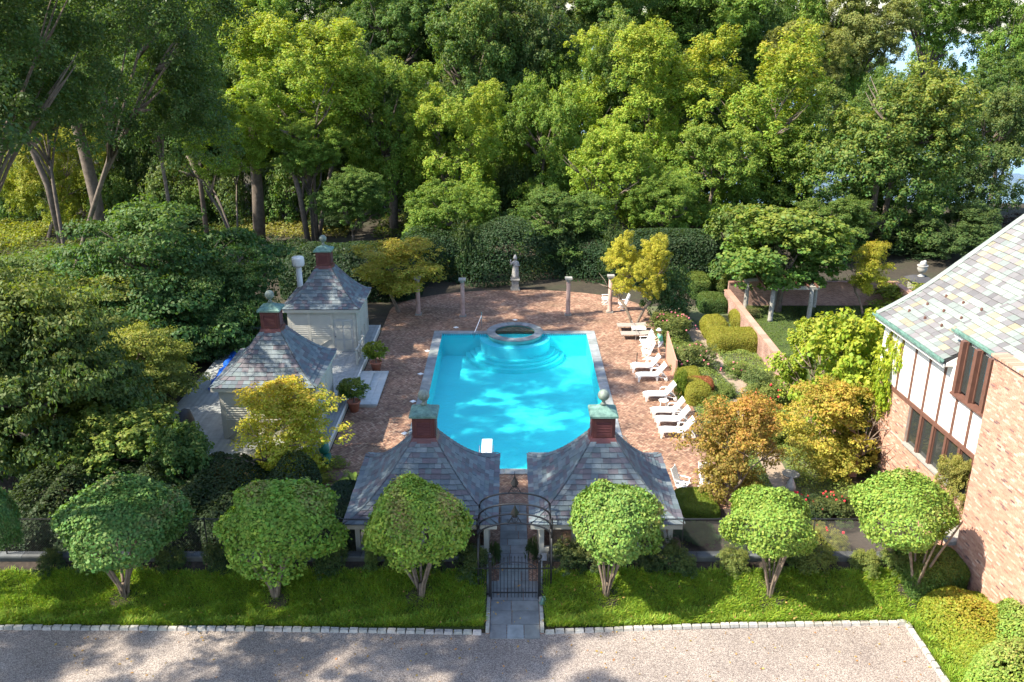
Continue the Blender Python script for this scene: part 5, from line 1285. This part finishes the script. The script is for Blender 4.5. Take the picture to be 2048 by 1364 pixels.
me = leafmesh('walled_garden_grass', np.stack([X_,Y_,rng.uniform(.01,.08,n)],1), unit(np.array([0,0,1.])+rng.normal(size=(n,3))*.6), .10*rng.uniform(.6,1.4,n), np.stack([rng.uniform(.7,1.3,n),rng.uniform(0,.3,n),rng.uniform(0,1,n)],1), M['grass'], .4)
o = bpy.data.objects.new('walled_garden_grass', me); link(o); o.color = (.09,.15,.03,.3); o['kind'] = 'stuff'; tag(o,'mown lawn inside the walled garden','grass')

# potted citrus
def pot(px, py, h, r, lb, colr):
    g = G(px,py); x,y = g.x, g.y; t_ = thing('potted_citrus', lb, 'potted plant', (x,y,0))
    part('pot', MB().lathe([(.22,0),(.33,.52),(.37,.53),(.38,.62),(.33,.62),(.30,.54),(.05,.53)], 18, (x,y,0)), M['terracotta'], t_, True)
    part('stem', MB().tube([(x,y,.5),(x+.02,y,.9),(x,y,1.2)], [.05,.035,.03], 6), M['bark_light'], t_)
    for zc, rr in ((.85, r), ):
        c = bpy.data.objects.new('foliage', CR['broad'][0]); link(c, t_); c.location = (0,0,zc); c.scale = (rr,rr,h-zc); c.color = (*colr,.5)
pot(709,822,1.9,.95,'terracotta pot with leafy green citrus in front of the deck steps',(.10,.19,.035))
pot(753,742,1.9,.85,'terracotta pot with yellow green citrus beside the deck railing',(.17,.25,.03))
hr_ = thing('hose_reel', 'dark green garden hose reel at the front corner of the deck', 'hose reel', (-8.8,36.9,0))
part('drum', MB().tube([(-8.95,36.9,.45),(-8.65,36.9,.45)], .33, 14), M['greenbag'], hr_)
part('cover', MB().lathe([(.2,.8),(.26,.95),(.22,1.2),(.08,1.3)], 12, (-8.9,36.95,0)), M['greenbag'], hr_, True)
part('stand', MB().box(-9.0,-8.6,36.7,37.1,0,.12), M['greenbag'], hr_)
tag(part('doormat', MB().box(-8.5,-7.4,35.6,36.4,.003,.02), M['maroon']), 'dark maroon doormat on the brick below the deck corner', 'doormat')

# ------------------------------------------------------------------ statue, stone finial, birdbath
def ring(cx, cy, z, rx, ry, n=16, fold=0, k=7, ph=0): return [(cx+rx*(1+fold*math.sin(k*a+ph))*math.cos(a), cy+ry*(1+fold*math.sin(k*a+ph))*math.sin(a), z) for a in [2*math.pi*q/n for q in range(n)]]
sx0, sy0 = .25, 66.4
ped = thing('stone_pedestal', 'dark square stone pedestal under the robed statue', 'pedestal', (sx0,sy0,0))
part('base', MB().box(sx0-.36,sx0+.36,sy0-.36,sy0+.36,0,.12), M['capital'], ped); part('die', MB().box(sx0-.28,sx0+.28,sy0-.28,sy0+.28,.12,.80), M['capital'], ped); part('cap', MB().box(sx0-.36,sx0+.36,sy0-.36,sy0+.36,.80,.92), M['capital'], ped)
m_ = MB(); Z0 = .92
R_ = [(0,.30,.26,.10),(.25,.27,.23,.12),(.6,.24,.20,.13),(.85,.22,.18,.10),(1.05,.21,.16,.06),(1.25,.25,.16,.05),(1.38,.24,.14,.03),(1.44,.10,.09,0),(1.50,.075,.08,0),(1.54,.10,.11,0),(1.62,.12,.13,0),(1.70,.11,.12,0),(1.77,.06,.07,0),(1.79,.01,.01,0)]
m_.loft([ring(sx0+.03*math.sin(z*2), sy0, Z0+z, rx, ry, 20, f, 7, z*1.5) for z,rx,ry,f in R_])
st = tag(part('statue', m_, M['statue'], smooth=True), 'pale stone statue of a robed figure with one raised hand', 'statue')
part('raised_arm', MB().tube([(sx0-.20,sy0,Z0+1.30),(sx0-.36,sy0-.10,Z0+1.12),(sx0-.36,sy0-.16,Z0+1.42),(sx0-.34,sy0-.17,Z0+1.56)], [.075,.065,.045,.04], 8), M['statue'], st, True)
part('folded_arm', MB().tube([(sx0+.22,sy0,Z0+1.30),(sx0+.31,sy0-.05,Z0+1.02),(sx0+.08,sy0-.20,Z0+1.08)], [.075,.07,.045], 8), M['statue'], st, True)
part('headdress', MB().lathe([(.14,1.52),(.16,1.66),(.10,1.82),(.04,1.90),(.01,1.94)], 12, (sx0,sy0+.02,Z0)), M['statue'], st, True)
g = G(1577,1010); x,y = g.x, g.y
fi = thing('stone_finial', 'carved stone finial on a bulbous base among the shaded roses', 'finial', (x,y,0))
part('base', MB().lathe([(.34,0),(.34,.25),(.22,.35),(.30,.5),(.22,.62),(.12,.66)], 14, (x,y,0)), M['statue'], fi, True)
part('spire', MB().lathe([(.12,.66),(.20,.78),(.22,.92),(.16,1.1),(.08,1.28),(.02,1.42)], 14, (x,y,0)), M['statue'], fi, True)
g = G(1580,965); x,y = g.x, g.y; bb = thing('birdbath', 'shallow grey stone birdbath ring behind the stone finial', 'birdbath', (x,y,0))
part('bowl', MB().lathe([(.12,.34),(.38,.42),(.40,.47),(.35,.47),(.28,.42),(.02,.40)], 22, (x,y,0)), M['capital'], bb, True); part('stem', MB().lathe([(.18,0),(.09,.08),(.08,.3),(.12,.34)], 12, (x,y,0)), M['capital'], bb, True)

# ------------------------------------------------------------------ furniture by the pool
def lounger_mesh():
    root = thing('sun_lounger', 'x', 'sun lounger')
    prof = [(0,.30),(.12,.36),(.35,.385),(.7,.37),(1.0,.345),(1.22,.35)]
    rails = MB()
    for y in (-.33,.29):
        rails.loft([[(x,y,z-.05),(x,y+.04,z-.05),(x,y+.04,z+.012),(x,y,z+.012)] for x,z in prof])
    part('seat_rails', rails, M['white'], root)
    N = 15
    for i in range(N):
        x = .03+i*1.2/N; z = np.interp(x+.03,[a for a,b in prof],[b for a,b in prof]); z2 = np.interp(x+.066,[a for a,b in prof],[b for a,b in prof])
        part('slat', MB().hexa([(x,-.285,z-.02),(x+.062,-.285,z2-.02),(x+.062,.285,z2-.02),(x,.285,z-.02),(x,-.285,z+.005),(x+.062,-.285,z2+.005),(x+.062,.285,z2+.005),(x,.285,z+.005)]), M['white'], root)
    th = R(52); L = .78; ax, az = 1.24, .34
    b = MB()
    for y in (-.31,.26): b.bar((ax,y+.025,az),(ax+L*math.cos(th),y+.025,az+L*math.sin(th)),.05,.04)
    b.bar((ax+L*math.cos(th),-.33,az+L*math.sin(th)),(ax+L*math.cos(th),.31,az+L*math.sin(th)),.05,.07)
    bk = part('backrest', b, M['white'], root)
    for i in range(9):
        s = .06+i*.083; x, z = ax+s*math.cos(th), az+s*math.sin(th)
        part('slat', MB().bar((x,-.28,z),(x,.28,z),.02,.062,up=(math.cos(th),0,math.sin(th))), M['white'], bk)
    for (x,dx) in ((.10,-.03),(1.15,.03)):
        for y in (-.34,.29): part('leg', MB().hexa([(x-.03+dx,y,0),(x+.04+dx,y,0),(x+.04+dx,y+.05,0),(x-.03+dx,y+.05,0),(x-.08,y,.31),(x+.10,y,.31),(x+.10,y+.05,.31),(x-.08,y+.05,.31)]), M['white'], root)
    for y in (-.36,.36):
        part('armrest', MB().tube([(.98,y,.37),(1.02,y,.52),(1.12,y,.58),(1.42,y,.57),(1.58,y,.45),(1.78,y,.20)], .028, 6), M['white'], root)
        part('wheel', MB().tube([(1.72,y-.03,.10),(1.72,y+.03,.10)], .10, 12), M['white'], root)
    part('rear_frame', MB().tube([(1.2,.31,.30),(1.74,.31,.14)],.025,5).tube([(1.2,-.31,.30),(1.74,-.31,.14)],.025,5), M['white'], root)
    return root
L0 = lounger_mesh()
spots = [(7.25,49.2,4,'farthest of the six white slatted loungers, beside the short black stub pole'),
         (7.38,47.75,6,'white slatted lounger with blue shaded slats, second from the far end'),
         (7.42,44.9,5,'white lounger with a pale blue towel, third of the six from the far end'),
         (7.50,42.75,3,'white lounger third from the near end, beside the small white table'),
         (7.56,41.65,2,'white lounger second from the near end, partly behind maple twigs'),
         (7.55,40.35,0,'nearest white lounger, its head hidden by the orange brown maple')]
for i,(x,y,a,lb) in enumerate(spots):
    o = L0 if i == 0 else copy_tree(L0)
    o.location = (x,y,0); o.rotation_euler = (0,0,R(a)); o['label'] = lb; o['group'] = 'white resin loungers beside the pool'
tag(part('towel', MB().hexa([(8.55,44.75,.40),(8.95,44.75,.42),(8.95,45.1,.42),(8.55,45.1,.40),(8.55,44.75,.44),(8.9,44.78,.47),(8.92,45.1,.46),(8.55,45.08,.45)]), M['blue_towel']), 'folded pale blue towel on the third lounger', 'towel')
def side_table(x, y, lb, h=.45):
    t_ = thing('side_table', lb, 'side table', (x,y,0))
    part('table_top', MB().lathe([(.26,h-.03),(.28,h),(.26,h+.012)], 16, (x,y,0)), M['white'], t_, True)
    for k in range(4): a = k*math.pi/2+.5; part('leg', MB().tube([(x+.2*math.cos(a),y+.2*math.sin(a),h-.03),(x+.25*math.cos(a),y+.25*math.sin(a),0)],.022,5), M['white'], t_)
side_table(8.35,43.8,'small round white table between the third and fourth loungers')
side_table(8.6,50.2,'small round white table behind the farthest lounger',.42)
us = thing('parasol_base', 'white parasol base with a short black stub pole', 'parasol base', (7.75,50.3,0))
part('base', MB().lathe([(.28,0),(.28,.05),(.1,.10),(.04,.11)],16,(7.75,50.3,0)), M['white'], us, True); part('pole', MB().tube([(7.75,50.3,.1),(7.75,50.3,.75)],.03,8), M['iron'], us)
def arm_chair():
    root = thing('reclining_chair', 'x', 'chair')
    for i in range(6): part('slat', MB().box(.04+i*.08,.10+i*.08,-.24,.24,.40+i*.002,.43), M['white'], root)
    th = R(68)
    for i in range(9):
        s = .05+i*.085; part('back_slat', MB().bar((.5+s*math.cos(th),-.24,.42+s*math.sin(th)),(.5+s*math.cos(th),.24,.42+s*math.sin(th)),.02,.06,up=(math.cos(th),0,math.sin(th))), M['white'], root)
    for y in (-.28,.28):
        part('armrest', MB().box(.02,.60,y-.03,y+.03,.63,.665), M['white'], root)
        part('arm_post', MB().bar((.08,y,.40),(.08,y,.63),.035,.035), M['white'], root)
        part('leg', MB().bar((.05,y,0),(.52,y,.42),.04,.04), M['white'], root); part('leg', MB().bar((.55,y,0),(.05,y,.42),.04,.04), M['white'], root)
        part('side_rail', MB().bar((0,y*.9,.40),(.52,y*.9,.41),.04,.05), M['white'], root); part('back_rail', MB().bar((.5,y*.9,.40),(.5+.8*math.cos(th),y*.9,.42+.8*math.sin(th)),.04,.04), M['white'], root)
        part('foot_bar', MB().bar((.02,y,.03),(.60,y,.03),.04,.04), M['white'], root)
    return root
A0 = arm_chair()
for i,(x,y,a,lb) in enumerate([(6.75,62.6,0,'white slatted armchair behind the rightmost column'),(7.9,61.3,8,'white slatted armchair in shade under the bright yellow tree'),
        (8.35,53.3,4,'farthest white armchair beside the person in green'),(8.35,52.45,2,'middle white armchair of the three beside the person in green'),(8.2,51.3,-4,'nearest white armchair of the three beside the person in green'),
        (7.95,34.5,150,'white folding chair tipped back behind the low bright hedge'),(8.9,34.6,100,'white folding chair beside the maple trunk behind the low bright hedge')]):
    o = A0 if i == 0 else copy_tree(A0); o.location = (x,y,0); o.rotation_euler = (0,0,R(a)); o['label'] = lb; o['group'] = 'white slatted armchairs'
def sling(x, y, lb):
    t_ = thing('sling_lounger', lb, 'sun lounger', (x,y,0), 'taupe sling loungers')
    part('sling', MB().hexa([(x,y-.33,.36),(x+1.35,y-.33,.36),(x+1.35,y+.33,.36),(x,y+.33,.36),(x,y-.33,.385),(x+1.35,y-.33,.385),(x+1.35,y+.33,.385),(x,y+.33,.385)]).hexa([(x+1.36,y-.33,.36),(x+2.0,y-.33,.44),(x+2.0,y+.33,.44),(x+1.36,y+.33,.36),(x+1.36,y-.33,.385),(x+2.0,y-.33,.465),(x+2.0,y+.33,.465),(x+1.36,y+.33,.385)]), M['taupe'], t_)
    for yy in (y-.35,y+.35): part('side_rail', MB().tube([(x,yy,.37),(x+1.35,yy,.37),(x+2.0,yy,.45)],.022,6), M['taupe'], t_)
    for xx in (x+.12,x+.95,x+1.7):
        for yy in (y-.34,y+.34): part('leg', MB().tube([(xx+.05,yy,.36),(xx,yy,0)],.018,5), M['taupe'], t_)
    part('headrest_bar', MB().tube([(x+1.0,y-.33,.38),(x+1.05,y-.33,.60),(x+1.05,y+.33,.60),(x+1.0,y+.33,.38)],.018,5), M['taupe'], t_)
sling(7.3,55.0,'nearer of the two taupe sling loungers at the far corner of the pool'); sling(7.25,56.7,'farther of the two taupe sling loungers at the far corner of the pool')
wt = thing('white_table','low square white table between the two taupe loungers','side table',(8.6,55.9,0))
part('table_top', MB().box(8.15,9.1,55.55,56.2,.40,.46), M['white'], wt)
for a,b in ((8.2,55.6),(9.0,55.6),(8.2,56.1),(9.0,56.1)): part('leg', MB().box(a,a+.05,b,b+.05,0,.40), M['white'], wt)
sn = thing('garden_screen','terracotta coloured upright screen panel beside the loungers','screen',(9.75,49.6,0))
part('panel', MB().hexa([(9.72,48.0,0),(9.78,48.0,0),(9.78,51.2,0),(9.72,51.2,0),(9.72,48.0,1.15),(9.78,48.0,1.15),(9.78,51.2,1.75),(9.72,51.2,1.75)]), M['panel'], sn)
part('post', MB().box(9.70,9.80,47.88,47.98,0,1.2), M['panel'], sn); part('post', MB().box(9.70,9.80,51.22,51.32,0,1.8), M['panel'], sn)

# ------------------------------------------------------------------ the person
def person(x, y, lb):
    p = thing('person', lb, 'person', (x,y,0))
    V = {'pel':(0,0,.92),'ab':(-.02,0,1.08),'ch':(-.07,0,1.28),'nk':(-.11,0,1.44),'hd':(-.15,0,1.55),'tp':(-.17,0,1.66),
         'lh':(0,.10,.88),'lk':(-.04,.13,.48),'la':(.05,.14,.08),'lt':(-.10,.15,.035),'rh':(0,-.10,.88),'rk':(-.12,-.12,.48),'ra':(-.10,-.13,.08),'rt':(-.25,-.14,.035),
         'ls':(-.09,.19,1.38),'le':(-.16,.27,1.12),'lw':(-.34,.24,.98),'lf':(-.42,.22,.94),'rs':(-.09,-.19,1.38),'re':(-.20,-.26,1.12),'rw':(-.40,-.22,1.0),'rf':(-.48,-.20,.97)}
    Rd = {'pel':.14,'ab':.125,'ch':.14,'nk':.055,'hd':.095,'tp':.07,'lh':.10,'lk':.06,'la':.04,'lt':.035,'rh':.10,'rk':.06,'ra':.04,'rt':.035,'ls':.065,'le':.045,'lw':.03,'lf':.035,'rs':.065,'re':.045,'rw':.03,'rf':.035}
    Ed = ['pel ab','ab ch','ch nk','nk hd','hd tp','pel lh','lh lk','lk la','la lt','pel rh','rh rk','rk ra','ra rt','ch ls','ls le','le lw','lw lf','ch rs','rs re','re rw','rw rf']
    K = list(V); me = bpy.data.meshes.new('body'); me.from_pydata([V[k] for k in K], [tuple(K.index(q) for q in e.split()) for e in Ed], []); me.materials.append(M['skin'])
    b = bpy.data.objects.new('body', me); link(b, p);
    b.modifiers.new('skin','SKIN'); 
    for i,k in enumerate(K): me.skin_vertices[0].data[i].radius = (Rd[k],Rd[k]*.85 if k in('ab','ch','pel') else Rd[k])
    me.skin_vertices[0].data[0].use_root = True
    s = b.modifiers.new('sub','SUBSURF'); s.levels = s.render_levels = 1
    rr = lambda cx,z,rx,ry: [(x+cx+rx*math.cos(a), y+ry*math.sin(a), z) for a in [2*math.pi*k/14 for k in range(14)]]
    sh = MB().loft([rr(0,.92,.155,.20),rr(-.02,1.08,.15,.185),rr(-.06,1.26,.165,.215),rr(-.09,1.38,.14,.225),rr(-.11,1.45,.07,.09)])
    for sg,(a_,b_) in ((1,('ls','le')),(-1,('rs','re'))):
        A, B = Vector(V[a_])+Vector((x,y,0)), Vector(V[b_])+Vector((x,y,0)); sh.tube([A,A.lerp(B,.75)],[.088,.078],8)
    part('shirt', sh, M['shirt'], p, True)
    so = MB().loft([rr(0,.98,.16,.195),rr(0,.90,.17,.205),rr(-.02,.80,.165,.20)])
    for a_,b_ in (('lh','lk'),('rh','rk')):
        A, B = Vector(V[a_])+Vector((x,y,0)), Vector(V[b_])+Vector((x,y,0)); so.tube([A,A.lerp(B,.85)],[.115,.095],8)
    part('shorts', so, M['shorts'], p, True)
    part('hair', MB().sphere((x-.14,y,1.60),.115,12,sz=1.1).lathe([(.09,1.42),(.11,1.5),(.08,1.6)],10,(x-.09,y,0)), M['hair'], p, True)
    part('sun_hat', MB().lathe([(.19,1.68),(.20,1.69),(.12,1.71),(.11,1.79),(.05,1.82)],14,(x-.15,y,0)), M['hat'], p, True)
person(9.45,51.9,'person with ginger hair in a green shirt and pale shorts bending toward the white chairs')
